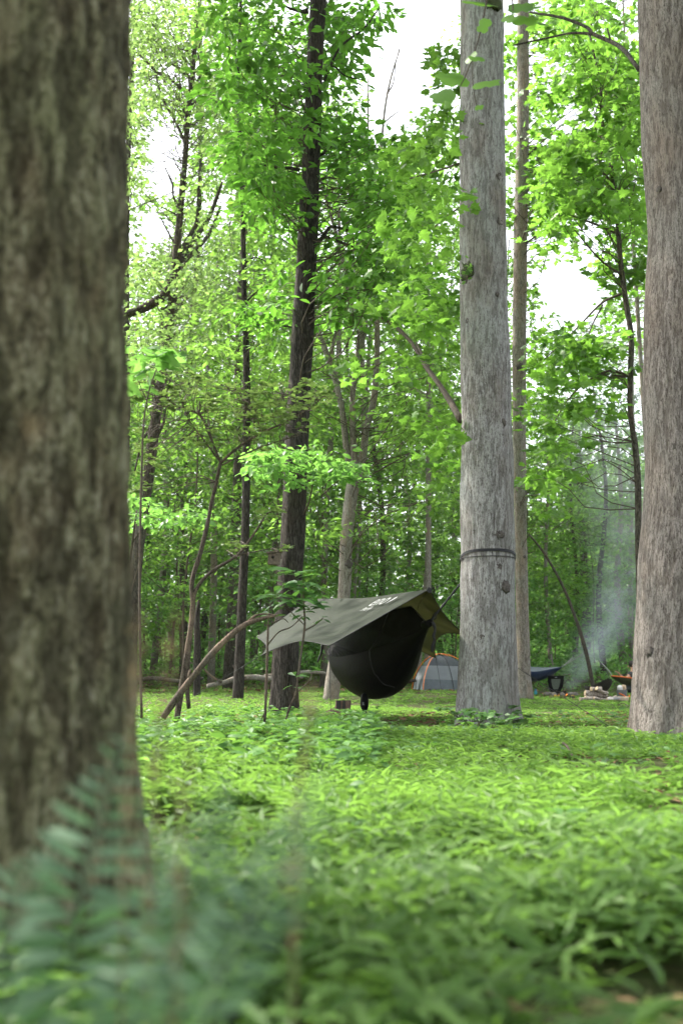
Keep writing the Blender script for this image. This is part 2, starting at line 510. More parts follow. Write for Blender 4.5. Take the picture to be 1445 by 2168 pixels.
def spray(mb, c, r, n, kind, size, base_tint, rr, tilt=0.45, thick=0.12, droop=0.25):
    """One leafy spray: a rough horizontal layer of leaves round c."""
    a = rr.uniform(0, 2 * math.pi, n); q = r * np.sqrt(rr.random(n))
    el = rr.uniform(0.6, 1.0); ph = rr.uniform(0, 3.14)
    x = q * np.cos(a); y = q * np.sin(a) * el
    X = x * math.cos(ph) - y * math.sin(ph); Y = x * math.sin(ph) + y * math.cos(ph)
    sl = rr.normal(0, 0.22, 2)
    Z = sl[0] * X + sl[1] * Y + rr.normal(0, thick * r, n) - droop * 0.35 * q * q / max(r, .01)
    P = np.stack((X, Y, Z), 1) + c
    D = np.stack((X, Y, np.zeros(n)), 1) / max(r, .01) + rr.normal(0, 0.55, (n, 3)); D[:, 2] = D[:, 2] * 0.5 - droop
    N = np.array((0, 0, 1.0)) + rr.normal(0, tilt, (n, 3))
    t = np.clip(base_tint + rr.normal(0, 0.26, n), 0, 1)
    leaves(mb, kind, P, D, N, size * rr.uniform(0.5, 1.4, n), t)

def twig(mb, a, b, r0, r1, rr, sides=4, sag=0.06, n=5):
    a = np.asarray(a, float); b = np.asarray(b, float)
    L = np.linalg.norm(b - a)
    m1 = a + (b - a) * 0.35 + rr.normal(0, sag * L, 3); m2 = a + (b - a) * 0.7 + rr.normal(0, sag * L, 3)
    V, F = tube(np.array((a, m1, m2, b)), np.array((r0, r0 * .75 + r1 * .25, r0 * .4 + r1 * .6, r1)), sides, n, caps=False)
    mb.add(V, F)

# ------------------------------------------------------------------ ground
def make_ground():
    xs = np.concatenate((np.linspace(-400, -40, 10), np.linspace(-38, 38, 110), np.linspace(40, 400, 10)))
    ys = np.concatenate((np.linspace(-300, -8, 10), np.linspace(-6, 50, 110), np.linspace(51, 130, 40), np.linspace(140, 900, 14)))
    X, Y = np.meshgrid(xs, ys)
    Z = gz(X, Y)
    mb = MB().add(np.stack((X, Y, Z), -1).reshape(-1, 3), grid_faces(len(ys), len(xs)))
    mb.build("ground", M['ground'], kind="structure")
make_ground()

# ------------------------------------------------------------------ trees
def px_path(pts, Y):
    P = []; Rr = []
    for q in pts:
        Yq = q[3] if len(q) > 3 else Y
        P.append(at(q[0], q[1], Yq)); Rr.append(q[2] / 2 * mpp(q[0], q[1], Yq))
    return np.array(P), np.array(Rr)

def smooth1d(a, k=2):
    for _ in range(k): a = np.concatenate(([a[0]], (a[:-2] + a[1:-1] * 2 + a[2:]) / 4, [a[-1]]))
    return a

class Tree: pass

def px_tree(name, label, cat, pts, Y, bark, ztop=None, sides=20, rings=60, lump=0.05, group=None, flare=0.0, seed=0, rtop=0.35, relief=None):
    """Trunk traced bottom to top through photo pixels at depth Y; carried on above the frame to ztop."""
    P, Rr = px_path(pts, Y)
    g0 = float(gz(P[0, 0], P[0, 1])) - 0.12
    if P[0, 2] > g0:
        d = P[0] - P[1]; d = d / d[2] * (g0 - P[0, 2]) * 1.0
        if abs(d[0]) > 0.25 * abs(d[2]): d[0] *= 0.4
        P = np.vstack((P[0] + d, P)); Rr = np.concatenate(([Rr[0] * 1.02], Rr))
    if ztop and P[-1, 2] < ztop:
        d = unit(P[-1] - P[-3 if len(P) > 3 else -2]); d[2] = max(d[2], 0.5)
        h = ztop - P[-1, 2]
        Pm = P[-1] + d / d[2] * h * 0.5; Pe = P[-1] + d / d[2] * h + np.array((0.2, 0, 0))
        P = np.vstack((P, Pm, Pe)); Rr = np.concatenate((Rr, [Rr[-1] * 0.75, Rr[-1] * rtop]))
    base = np.array((P[0, 0], P[0, 1], float(gz(P[0, 0], P[0, 1]))))
    root = thing(name, label, cat, base, group)
    Q, q = resample(P, Rr, rings)
    if relief:   # rings close together in the visible lower part
        zz = np.concatenate((np.linspace(0, .62, int(rings * .85)), np.linspace(.62, 1, int(rings * .15) + 2)[1:]))
        sQ = np.linspace(0, 1, len(Q))
        Q = np.stack([np.interp(zz, sQ, Q[:, k]) for k in range(3)], 1); q = np.interp(zz, sQ, q)
    V, F = tube(Q, q, sides, None, lump, seed)
    tint = .5
    if relief:   # vertical interlacing ridges as real displacement; the height also drives the furrow colour
        amp, cell, stretch = relief
        ctr = np.repeat(Q, sides, 0); d = V - ctr; rad_ = np.linalg.norm(d, axis=1, keepdims=True)
        a = np.tile(np.linspace(0, 2 * math.pi, sides, endpoint=False), len(Q)); u = a * q.mean(); vv = V[:, 2]
        u2 = u + cell * 1.6 * vnoise(u, vv, cell * 6, seed) + cell * .7 * vnoise(u, vv, cell * 2, seed + 1)
        h = .62 * vnoise(u2, vv * stretch, cell, seed + 2) + .38 * vnoise(u2, vv * stretch * 2.6, cell * .55, seed + 3)
        h = np.clip((h - .5) * 1.5 + .5, 0, 1)
        V = V + d / rad_ * ((h - .5) * 2 * amp)[:, None]
        V = V + d / rad_ * (.02 * q.mean() * 4 * (vnoise(u, vv, .5, seed + 5) - .5))[:, None]
        tint = h
    if flare:
        h = V[:, 2] - base[2]
        ctr = np.repeat(Q, sides, 0)
        a = np.arctan2(V[:, 1] - ctr[:, 1], V[:, 0] - ctr[:, 0])
        k = flare * np.exp(-np.clip(h, 0, None) / 0.20) * (0.15 + 1.0 * np.abs(np.sin(a * 2.5 + seed + .5 * np.sin(a * 3))) ** 1.3)
        V[:, :2] = ctr[:, :2] + (V[:, :2] - ctr[:, :2]) * (1 + k[:, None])
    MB().add(V, F, tint).build("trunk", bark, root)
    t = Tree(); t.root = root; t.P = Q; t.R = q; t.Y = Y; t.base = base
    return t

def trunk_at(t, z):
    i = int(np.argmin(abs(t.P[:, 2] - z)))
    return t.P[i], t.R[i]

def branch(t, pts, bark, Y=None, sides=7, n=None, lump=0.08, seed=0, name="branch"):
    P, Rr = px_path(pts, Y or t.Y)
    V, F = tube(P, Rr, sides, n or max(6, len(P) * 4), lump, seed)
    return MB().add(V, F).build(name, bark, t.root)

def crown_px(t, blobs, kind, size, mat, rr, n_leaf=22, r_spray=0.5, tilt=0.45, tint=(0.2, 0.8), twigs=True, twigmat=None, big=0, name="crown", gap=True, start=(0.2, 0.9), clear=0.0, avoid=()):
    """Crown from blobs (px, py, rx, ry, dY, sprays): sprays spread through the volume, each on a twig from the trunk."""
    lm = MB(); tm = MB(); cents = []
    for (bx, by, rx, ry, dY, ns) in blobs:
        k = 0
        for _ in range(ns * 4):
            if k >= ns: break
            a = rr.uniform(0, 6.283); q = math.sqrt(rr.random())
            Yq = t.Y + rr.uniform(-1, 1) * dY
            c = at(bx + rx * q * math.cos(a), by + ry * q * math.sin(a), Yq)
            if c[2] < gz(c[0], c[1]) + 0.25: continue
            rs = r_spray * rr.uniform(0.6, 1.3)
            if gap and in_gap(c, rs / mpp(722, by, Yq) * 0.75): continue
            hit = False
            for ot, pr_ in ([(t, clear)] if clear else []) + list(avoid):
                if c[1] < ot.Y + .2 and rr.random() < pr_:
                    zc = CAMZ + (c[2] - CAMZ) * ot.Y / c[1]
                    tp, tr_ = trunk_at(ot, zc)
                    if abs(c[0] - tp[0] * c[1] / tp[1]) < (tr_ + .02) * c[1] / tp[1] + rs * .8: hit = True
            if hit: continue
            k += 1
            cents.append(c)
            spray(lm, c, rs, max(4, int(n_leaf * rr.uniform(0.6, 1.3))), kind, size, rr.uniform(*tint), rr, tilt)
            if twigs:
                dh = np.linalg.norm(c[:2] - t.P[0][:2])
                z = max(c[2] - rr.uniform(*start) * 0.5 * dh, t.base[2] + 0.6)
                p, r0 = trunk_at(t, z)
                dist = np.linalg.norm(c - p)
                if dist < 3.2:
                    twig(tm, p, c, min(r0 * .5, 0.004 + 0.0035 * dist), 0.003, rr, 4, .1, 6)
    if lm.n: 
        o = lm.build(name, mat, t.root, smooth=False, kind="stuff")
    if tm.n: tm.build("twigs", twigmat or M['twig'], t.root, kind="stuff")
    return cents

def shade_canopy(t, c, rad, ns, rr, size=0.24, n_leaf=24, mat=None, zr=3.0, name="crown"):
    """The tree's own high crown, above the frame."""
    lm = MB(); tm = MB(); c = np.asarray(c, float); k = 0
    for _ in range(ns * 3):
        if k >= ns: break
        v = rr.normal(0, 1, 3); v = v / np.linalg.norm(v) * rr.random() ** 0.4
        q = c + v * np.array((rad, rad, zr))
        px, py = proj(q)
        if q[1] > -1 and -250 < px < 1700 and py > -230: continue
        k += 1
        spray(lm, q, rr.uniform(0.5, 1.0), n_leaf, 'kite', size, rr.uniform(.2, .8), rr, 0.5)
        p, r0 = trunk_at(t, q[2] - 0.4 * np.linalg.norm(q[:2] - c[:2]))
        twig(tm, p, q, 0.06, 0.008, rr)
    lm.build(name, mat or M['leaf_back'], t.root, smooth=False, kind="stuff")
    tm.build("limbs", M['bark_mid'], t.root, kind="stuff")

# --- near left trunk, out of focus
near = px_tree("near_tree", "massive mossy rough-barked trunk close to the camera, out of focus at the picture's left edge", "tree",
               [(4, 2060, 640), (4, 1900, 590), (2, 1760, 560), (2, 1600, 542), (2, 1500, 532), (2, 1300, 518), (0, 1000, 504), (0, 700, 504), (2, 350, 512), (4, 0, 522)],
               1.8, M['bark_near'], ztop=9, sides=150, rings=220, lump=0.03, flare=0.10, seed=3, relief=(.008, .020, .2))
# --- large pale trunk carrying the strap
big = px_tree("strap_tree", "large pale straight trunk with the black hammock strap round it", "tree",
              [(1031, 1530, 130), (1031, 1480, 128), (1032, 1430, 124), (1032, 1300, 115), (1031, 1100, 111), (1026, 800, 104), (1020, 400, 96), (1018, 0, 87)],
              11.2, M['bark_pale'], ztop=20, sides=170, rings=300, lump=0.02, flare=0.20, seed=5, relief=(.0045, .020, .15))
# --- right trunk cut by the frame
right = px_tree("edge_tree", "thick buff-grey trunk with flared base, cut off by the picture's right edge", "tree",
                [(1437, 1560, 200), (1437, 1480, 196), (1440, 1400, 196), (1444, 1200, 178), (1443, 1000, 160), (1442, 700, 160), (1446, 500, 148), (1436, 300, 150), (1430, 0, 150)],
                8.6, M['bark_buff'], ztop=18, sides=180, rings=290, lump=0.022, flare=0.22, seed=8, relief=(.0045, .018, .15))
# --- slender grey trunk right behind the strap tree
slim = px_tree("slim_grey_tree", "slender grey-brown straight trunk directly behind the strapped trunk, dappled with sun", "tree",
               [(1110, 1482, 36), (1108, 1430, 29), (1104, 1250, 26), (1101, 1100, 25), (1098, 800, 29), (1101, 500, 29), (1106, 250, 26), (1106, 0, 24)],
               21.5, M['bark_slim'], ztop=24, sides=28, rings=80, lump=0.03, flare=0.15, seed=12)
# --- dark leaning trunk left of the tarp
dark = px_tree("dark_leaning_tree", "dark furrowed leaning trunk behind the left end of the tarp", "tree",
               [(601, 1498, 64), (603, 1440, 56), (608, 1300, 52), (619, 1150, 50), (628, 950, 50), (638, 750, 47), (648, 550, 43), (658, 350, 38), (664, 200, 36), (668, 100, 34), (674, 0, 34)],
               15.6, M['bark_dark'], ztop=17, sides=40, rings=110, lump=0.045, flare=0.12, seed=15)
# --- left rough tree with bare limbs
bare = px_tree("bare_limbed_tree", "leaning rough brown tree with many bare dead limbs beside the near trunk", "tree",
               [(274, 1425, 30), (279, 1324, 28), (290, 1178, 27), (307, 1060, 25), (325, 920, 23), (339, 828, 21), (354, 722, 19), (366, 630, 18), (371, 570, 19), (378, 487, 15), (391, 350, 12), (398, 244, 11), (411, 122, 10), (418, 0, 9)],
               25.0, M['bark_mid'], ztop=22, sides=20, rings=90, lump=0.05, seed=21)
# --- thin dark trunk
thin = px_tree("thin_dark_tree", "thin dark upright trunk standing between the bare-limbed tree and the dark leaning one", "tree",
               [(505, 1448, 24), (508, 1380, 21), (513, 1263, 19), (519, 1130, 18), (522, 935, 17), (522, 783, 15), (517, 630, 12), (514, 457, 10), (507, 274, 9), (504, 183, 8), (510, 0, 7)],
               21.0, M['bark_dark'], ztop=20, sides=18, rings=80, lump=0.05, seed=25)
# --- forked pale tree
fork = px_tree("forked_tree", "pale brown tree forking into three limbs above the tarp", "tree",
               [(706, 1432, 32), (716, 1350, 28), (729, 1250, 26), (733, 1140, 27), (744, 1044, 28), (751, 1000, 27), (748, 960, 15), (745, 855, 12), (750, 795, 11), (759, 735, 11), (762, 684, 10), (740, 639, 9), (728, 560, 7)],
               20.5, M['bark_slim'], ztop=15, sides=20, rings=80, lump=0.06, seed=29)
for k, b in enumerate([[(750, 1015, 17), (735, 960, 15), (724, 870, 13), (711, 810, 12), (690, 744, 12), (668, 690, 10), (640, 600, 6)],
                       [(753, 1010, 18), (765, 975, 17), (777, 900, 15), (789, 855, 14), (796, 795, 13), (798, 720, 12), (797, 660, 11), (786, 600, 9), (780, 480, 6)],
                       [(711, 810, 9), (700, 760, 8), (712, 700, 6), (730, 640, 4)],
                       [(759, 735, 8), (775, 700, 7), (770, 620, 6), (790, 540, 4)]]):
    branch(fork, b, M['bark_slim'], seed=40 + k, sides=9)
# --- sinuous maple on the right
maple = px_tree("sinuous_maple", "thin sinuous maple stem just left of the thick trunk at the right edge", "tree",
                [(1353, 1440, 14), (1352, 1230, 14), (1350, 1148, 14), (1349, 1021, 14), (1344, 952, 13), (1333, 869, 11), (1333, 800, 12), (1335, 716, 12), (1323, 633, 11), (1312, 550, 11), (1308, 493, 10), (1296, 385, 8), (1290, 332, 7), (1272, 246, 6), (1271, 185, 5), (1253, 100, 4)],
                17.0, M['bark_mid'], ztop=13, sides=12, rings=90, lump=0.03, seed=33)

# branches of the bare-limbed tree (dead limbs, some carrying thin leaf)
for k, b in enumerate([[(368, 585, 20), (350, 622, 20), (310, 650, 18), (270, 666, 16), (225, 690, 14)],
                       [(375, 560, 14), (390, 520, 11), (415, 475, 9), (420, 420, 7), (425, 330, 5)],
                       [(378, 560, 14), (405, 515, 11), (440, 465, 10), (462, 410, 8), (470, 385, 4)],
                       [(372, 575, 12), (400, 545, 9), (440, 500, 7), (466, 440, 5)],
                       [(398, 200, 7), (370, 175, 6), (330, 150, 5), (300, 120, 4), (272, 95, 3)],
                       [(400, 165, 7), (380, 145, 6), (350, 120, 6), (338, 90, 5), (325, 45, 4), (300, 10, 3)],
                       [(391, 300, 7), (370, 255, 6), (345, 210, 5), (330, 160, 4)],
                       [(405, 195, 6), (425, 155, 5), (420, 110, 4), (440, 40, 4)],
                       [(377, 440, 6), (367, 415, 5), (365, 390, 5), (350, 355, 3)],
                       [(372, 520, 5), (355, 490, 4), (340, 460, 3)], [(385, 460, 4), (355, 445, 3), (342, 438, 2)],
                       [(402, 270, 5), (425, 250, 4), (448, 238, 2)], [(400, 225, 4), (415, 215, 3), (432, 213, 2)],
                       [(365, 640, 5), (345, 655, 4), (340, 653, 3)], [(412, 110, 5), (390, 106, 4), (350, 96, 3)],
                       [(330, 880, 6), (300, 940, 5), (285, 1000, 4)], [(322, 940, 6), (345, 900, 5), (352, 860, 3)]]):
    branch(bare, b, M['bark_mid'], seed=60 + k, sides=6)
for k, b in enumerate([[(508, 150, 6), (497, 125, 5), (480, 90, 4), (470, 60, 3)], [(505, 105, 5), (515, 60, 4), (500, 10, 3)],
                       [(515, 560, 4), (540, 545, 3), (575, 560, 2)], [(520, 640, 4), (555, 610, 3), (600, 615, 2)]]):
    branch(thin, b, M['bark_dark'], seed=90 + k, sides=6)
for k, b in enumerate([[(634, 360, 9), (615, 356, 7), (580, 355, 5), (545, 345, 3)], [(646, 190, 8), (640, 180, 7), (610, 207, 5), (575, 225, 3)],
                       [(658, 530, 12), (685, 500, 9), (700, 480, 6), (745, 490, 4)], [(685, 500, 7), (740, 520, 5), (800, 545, 3)],
                       [(652, 22, 14), (640, 24, 8), (612, 17, 5), (590, 5, 3)], [(686, 170, 7), (720, 100, 5), (770, 60, 4), (800, 20, 3)],
                       [(680, 330, 7), (700, 310, 5), (740, 300, 3)], [(662, 690, 6), (640, 695, 4), (600, 690, 3)],
                       [(690, 150, 8), (705, 140, 5), (730, 160, 3), (770, 170, 2)]]):
    branch(dark, b, M['bark_dark'], seed=110 + k, sides=7)
for k, b in enumerate([[(1314, 622, 6), (1275, 640, 5), (1225, 690, 4), (1190, 725, 3), (1150, 762, 2)], [(1275, 645, 4), (1250, 695, 3), (1238, 745, 3), (1240, 790, 2)],
                       [(1331, 798, 6), (1300, 785, 5), (1280, 787, 5), (1235, 812, 4), (1195, 855, 3), (1170, 900, 3)],
                       [(1312, 580, 5), (1275, 555, 4), (1230, 505, 3), (1203, 470, 2)], [(1308, 495, 6), (1260, 475, 5), (1205, 455, 3)], [(1310, 490, 4), (1330, 440, 3), (1345, 380, 2)],
                       [(1296, 385, 4), (1250, 345, 3), (1190, 325, 2)]]):
    branch(maple, b, M['twig'], seed=130 + k, sides=6)
# limbs of the right tree and of the strap tree that reach into view
for k, b in enumerate([[(1352, 148, 9, 8.7), (1310, 98, 9, 9.6), (1255, 72, 8, 10.2), (1240, 57, 7, 10.6), (1190, 38, 6, 11), (1120, 26, 4, 12)],
                       [(1253, 72, 6, 10.2), (1210, 70, 5, 10.5), (1160, 80, 4, 11), (1085, 96, 3, 11.5)], [(1292, 90, 5, 9.8), (1287, 70, 4, 9.8), (1284, 60, 3, 9.8)]]):
    branch(right, b, M['bark_mid'], Y=8.6, seed=150 + k, sides=7)
for k, b in enumerate([[(975, 890, 15, 11.4), (955, 855, 14, 12), (930, 815, 12, 12.6), (900, 775, 10, 13.2), (870, 725, 9, 14), (835, 690, 8, 14.6), (795, 665, 5, 15)],
                       [(905, 785, 7, 13.1), (895, 755, 6, 13.4), (880, 725, 4, 13.8)], [(975, 345, 5, 11.4), (930, 360, 4, 12), (860, 380, 3, 13)], [(978, 435, 4, 11.4), (950, 455, 4, 12), (920, 480, 3, 12.5)]]):
    branch(big, b, M['twig'], Y=11.4, seed=160 + k, sides=8)

# knots and scars on the strap tree
def knot(t, px, py, r, mat, flatn=0.24, name="knot"):
    c = at(px, py, t.Y)
    p, rad = trunk_at(t, c[2])
    dx = np.clip(c[0] - p[0], -rad * .96, rad * .96)
    n = np.array((dx, -math.sqrt(max(rad * rad - dx * dx, 1e-6)), 0)) / rad
    q = p + n * rad * 0.985; q[2] = c[2]
    rm = rotz(math.atan2(n[1], n[0]))
    V, F = ball(q, (1, 1, 1), 14, 9, None, 0.0)
    V = (V - q)
    rr = np.random.default_rng(int(px + py))
    V = V * (1 + rr.normal(0, .22, (len(V), 1)))
    ring = np.hypot(V[:, 1], V[:, 2])
    V[:, 0] *= 1 - 0.7 * np.exp(-(ring / .4) ** 2)
    V = (V * np.array((r * flatn, r, r * 1.05))) @ rm.T + q
    MB().add(V, F).build(name, mat, t.root)
for px, py, r in [(1050, 1140, .05), (1063, 1247, .058), (1053, 392, .055), (1052, 487, .045), (1049, 1205, .03), (995, 1133, .035), (985, 690, .035), (1060, 905, .035), (1012, 1352, .03), (990, 470, .035), (1046, 640, .025), (1003, 845, .025)]:
    knot(big, px, py, r, M['knot'])
knot(big, 1040, 32, .11, M['moss'], .5, "moss_patch")
knot(big, 984, 588, .10, M['moss'], .3, "moss_patch")
for px, py, r in [(1356, 1380, .05), (1405, 960, .03), (1395, 40, .03), (1380, 420, .025), (1430, 1250, .03)]:
    knot(right, px, py, r, M['knot'], .3)
for px, py, r in [(1096, 780, .07), (1102, 865, .045), (1108, 1180, .035), (1100, 300, .04)]:
    knot(slim, px, py, r, M['knot'], .4)
knot(fork, 738, 1195, .08, M['knot'], .6); knot(fork, 790, 800, .07, M['knot'], .6)

# ---- crowns of the traced trees
rr = np.random.default_rng(101)
dark_blobs = [(600, 60, 130, 75, 1.8, 26), (560, 190, 110, 70, 1.8, 26), (590, 330, 110, 80, 2.0, 34), (760, 90, 100, 80, 1.6, 20), (740, 290, 110, 60, 2, 24),
              (760, 430, 120, 75, 2, 32), (790, 560, 120, 70, 2, 28), (560, 440, 90, 60, 2, 12), (580, 650, 80, 60, 1.6, 12), (700, 640, 70, 50, 1.5, 9), (680, 230, 50, 90, 1, 10), (650, 420, 40, 60, .5, 5)]
dark_blobs = [(a, b, c, d, e, int(f * 1.15)) for a, b, c, d, e, f in dark_blobs]
dc = crown_px(dark, dark_blobs, 'oval', 0.165, M['leaf_dark'], rr, n_leaf=28, r_spray=.60, tilt=.5, tint=(.15, .95), clear=.85, avoid=[(fork, .5)])
rr = np.random.default_rng(102)
crown_px(maple, [(1230, 120, 110, 110, 2, 34), (1200, 260, 100, 90, 2, 34), (1290, 220, 70, 110, 2, 26), (1200, 400, 95, 70, 2, 32), (1290, 430, 70, 70, 2, 18), (1320, 560, 50, 60, 1.5, 10),
                 (1150, 520, 40, 50, 1.5, 6), (1230, 720, 60, 45, 1.2, 11), (1200, 790, 70, 45, 1.2, 11), (1280, 760, 45, 45, 1.2, 6), (1150, 880, 40, 50, 1.2, 8), (1150, 980, 45, 60, 1.2, 9), (1240, 860, 40, 30, 1, 3)],
         'star', 0.17, M['leaf_maple'], rr, n_leaf=24, r_spray=.6, tilt=.6, tint=(.2, 1.0), clear=.5, avoid=[(slim, .93)])
rr = np.random.default_rng(103)
crown_px(big, [(900, 420, 70, 90, 2.0, 12), (905, 560, 65, 90, 2, 14), (930, 680, 50, 70, 1.6, 10), (880, 660, 60, 50, 2, 8), (935, 270, 40, 90, 1.5, 12), (900, 330, 60, 40, 1.5, 6), (942, 140, 28, 60, 1.5, 9), (945, 860, 30, 60, 1, 4), (940, 980, 28, 70, 1, 5), (850, 780, 50, 40, 2, 4)],
         'star', 0.12, M['leaf_maple'], rr, n_leaf=26, r_spray=.42, tilt=.55, tint=(.1, .9), twigs=False, clear=.9, avoid=[(fork, .8), (slim, .9)])
crown_px(slim, [(1082, 250, 18, 200, 1.5, 14), (1085, 500, 12, 120, 1, 6), (1130, 620, 30, 60, 1.5, 8), (1140, 720, 40, 60, 2, 9), (1150, 1050, 40, 60, 2, 9), (1135, 850, 22, 90, 2, 8), (1085, 60, 14, 60, 1, 3), (1200, 60, 100, 80, 2.5, 18), (1250, 200, 90, 90, 2.5, 22), (1330, 300, 40, 120, 2, 16), (1230, 350, 90, 90, 2.5, 22), (1330, 480, 40, 60, 2, 9), (1150, 300, 50, 150, 2.5, 16), (1150, 450, 50, 80, 2, 12)],
         'star', 0.16, M['leaf_maple'], np.random.default_rng(104), n_leaf=26, r_spray=.6, tint=(.1, .8), clear=.93)
rr = np.random.default_rng(105)
crown_px(bare, [(330, 60, 80, 70, 3, 26), (300, 200, 60, 60, 3, 16), (450, 100, 60, 100, 3, 28), (290, 360, 35, 90, 3, 12), (450, 300, 45, 80, 3, 18), (300, 560, 60, 60, 3, 24), (440, 560, 60, 60, 3, 24), (430, 650, 80, 50, 3, 34), (320, 700, 60, 60, 3, 24), (400, 760, 90, 60, 3, 26), (360, 20, 110, 40, 3, 30), (300, 130, 50, 60, 3, 16), (450, 200, 50, 60, 3, 18), (420, 420, 30, 60, 3, 12), (300, 270, 30, 60, 3, 10)],
         'kite', 0.15, M['leaf_air'], rr, n_leaf=34, r_spray=.8, tilt=.8, tint=(.2, 1.0), twigs=True)
crown_px(thin, [(520, 60, 50, 80, 2, 12), (530, 300, 50, 110, 2, 18), (540, 480, 50, 80, 2, 14), (520, 620, 60, 60, 2, 12), (560, 720, 60, 60, 2, 12), (470, 700, 60, 50, 2, 10), (450, 30, 50, 40, 2, 10), (560, 850, 70, 70, 2, 18), (480, 850, 60, 60, 2, 12), (600, 560, 70, 90, 2, 14)],
         'kite', 0.15, M['leaf_back'], rr, n_leaf=32, r_spray=.65, tilt=.6, tint=(.3, 1), clear=.7)
crown_px(fork, [(700, 620, 80, 60, 2, 16), (800, 600, 70, 60, 2, 16), (850, 480, 60, 60, 2, 10), (690, 860, 60, 60, 2, 10), (820, 900, 60, 60, 2.5, 14), (770, 330, 80, 80, 2.5, 12), (840, 680, 50, 40, 2, 8), (900, 760, 70, 60, 2.5, 12), (900, 900, 70, 70, 2.5, 14), (660, 780, 60, 60, 2, 10), (720, 1100, 90, 60, 2, 10), (860, 1050, 80, 70, 2.5, 14), (880, 350, 60, 60, 2, 6)],
         'kite', 0.16, M['leaf_back'], rr, n_leaf=32, r_spray=.7, tilt=.5, tint=(.3, .9), clear=.85)
# unseen crowns above the frame, added for shade and sun dapples
rr = np.random.default_rng(110)
shade_canopy(near, (-5.5, 4.5, 11.5), 6.0, 50, rr, zr=2.4)  # set sunward of its trunk to shade the foreground
shade_canopy(big, (0.5, 9.5, 15.5), 5.5, 170, rr)
shade_canopy(right, (4.0, 8.0, 15), 5.5, 150, rr)
shade_canopy(dark, (-5.5, 15.0, 17.5), 6.5, 330, rr, zr=2.5)  # spread sunward of its trunk to shade the tarp
shade_canopy(slim, (5.5, 18, 21), 5, 90, rr)

# ---- twig of large lobed leaves hanging in from above, and sprout on the trunk
def tulip_leaf_mesh():
    out = [(0, 0), (-.02, .22), (.16, .42), (.36, .40), (.48, .27), (.62, .40), (.86, .30), (.92, .12), (.84, 0)]
    v = [(.4, 0, .03)] + [(x, y, -.10 * abs(y)) for x, y in out] + [(x, -y, -.10 * abs(y)) for x, y in out[1:-1]]
    n = len(out)
    f = [(0, i + 2, i + 1) for i in range(n - 1)]
    lo = [1] + list(range(n + 1, n + 1 + n - 2)) + [n]
    f += [(0, lo[i], lo[i + 1]) for i in range(n - 1)]
    return np.array(v), np.array(f)

def shared_leaf(kind, mat, tint, name="leaf"):
    if kind == 'tulip': v, f = tulip_leaf_mesh()
    else: v, f = tmpl(kind)
    me = bpy.data.meshes.new(name)
    me.from_pydata(v.tolist(), [], f.tolist())
    a = me.attributes.new("tint", 'FLOAT', 'POINT'); a.data.foreach_set("value", np.full(len(v), tint, np.float32))
    for p in me.polygons: p.use_smooth = True
    me.materials.append(mat)
    return me

def leaf_obj(me, root, p, d, n, s, name="leaf"):
    o = bpy.data.objects.new(name, me); COL.objects.link(o); o.parent = root
    d = Vector(d).normalized(); n = Vector(n); n = (n - d * n.dot(d)).normalized(); b = n.cross(d)
    m = Matrix((d, b, n)).transposed().to_4x4()
    o.matrix_local = Matrix.Translation(Vector(p) - woff(root)) @ m @ Matrix.Diagonal((s, s, s, 1))
    return o

tul = [shared_leaf('tulip', M['leaf_maple'], t) for t in (.35, .6, .85)]
sprig = thing("leafy_twig", "thin twig of large lobed leaves hanging in front of the strapped trunk's top", "twig", at(1040, -60, 5.2))
mb = MB()
for pts in ([(1040, -60, 5), (1028, 10, 4), (1010, 90, 3), (985, 160, 3), (972, 185, 2)], [(1075, -60, 4), (1085, 20, 3), (1078, 45, 2)], [(1000, 120, 3), (1000, 175, 2), (1010, 235, 2)]):
    P, q = px_path(pts, 5.2); V, F = tube(P, q, 6, 12); mb.add(V, F)
mb.build("stem", M['twig'], sprig)
rr = np.random.default_rng(120)
for px, py, s, a in [(1045, 12, 62, 180), (1075, 16, 48, 10), (1085, 40, 46, -10), (1108, 18, 34, 5), (1068, 35, 30, -60), (992, 122, 30, 20), (985, 132, 26, 60), (985, 165, 60, 195), (1002, 180, 50, 5), (960, 195, 46, 200),
                     (1020, 176, 34, 8), (1005, 228, 16, 0), (965, 170, 40, 150), (950, 210, 20, 260), (1030, 40, 28, 250)]:
    ar = math.radians(a); Yq = 5.2 + rr.uniform(-.15, .15)
    leaf_obj(tul[rr.integers(3)], sprig, at(px, py, Yq), (math.cos(ar), rr.uniform(-.7, .3), math.sin(ar) * .6 - .15), (rr.normal(0, .35), -.95 + rr.normal(0, .2), .6), s * 1.25 * mpp(px, py, Yq))
sprout = thing("trunk_sprout", "small leafy sprout growing out of the strapped trunk at half height", "sprout", at(986, 590, 10.85))
mb = MB(); P, q = px_path([(986, 600, 4), (990, 575, 3), (992, 555, 2)], 10.82); V, F = tube(P, q, 5, 6); mb.add(V, F); mb.build("stem", M['twig'], sprout)
for k in range(12):
    leaf_obj(tul[k % 3], sprout, at(988 + rr.normal(0, 7), 575 + rr.normal(0, 12), 10.8), rr.normal(0, 1, 3), (0, -.7, .8), .06 * rr.uniform(.7, 1.3))

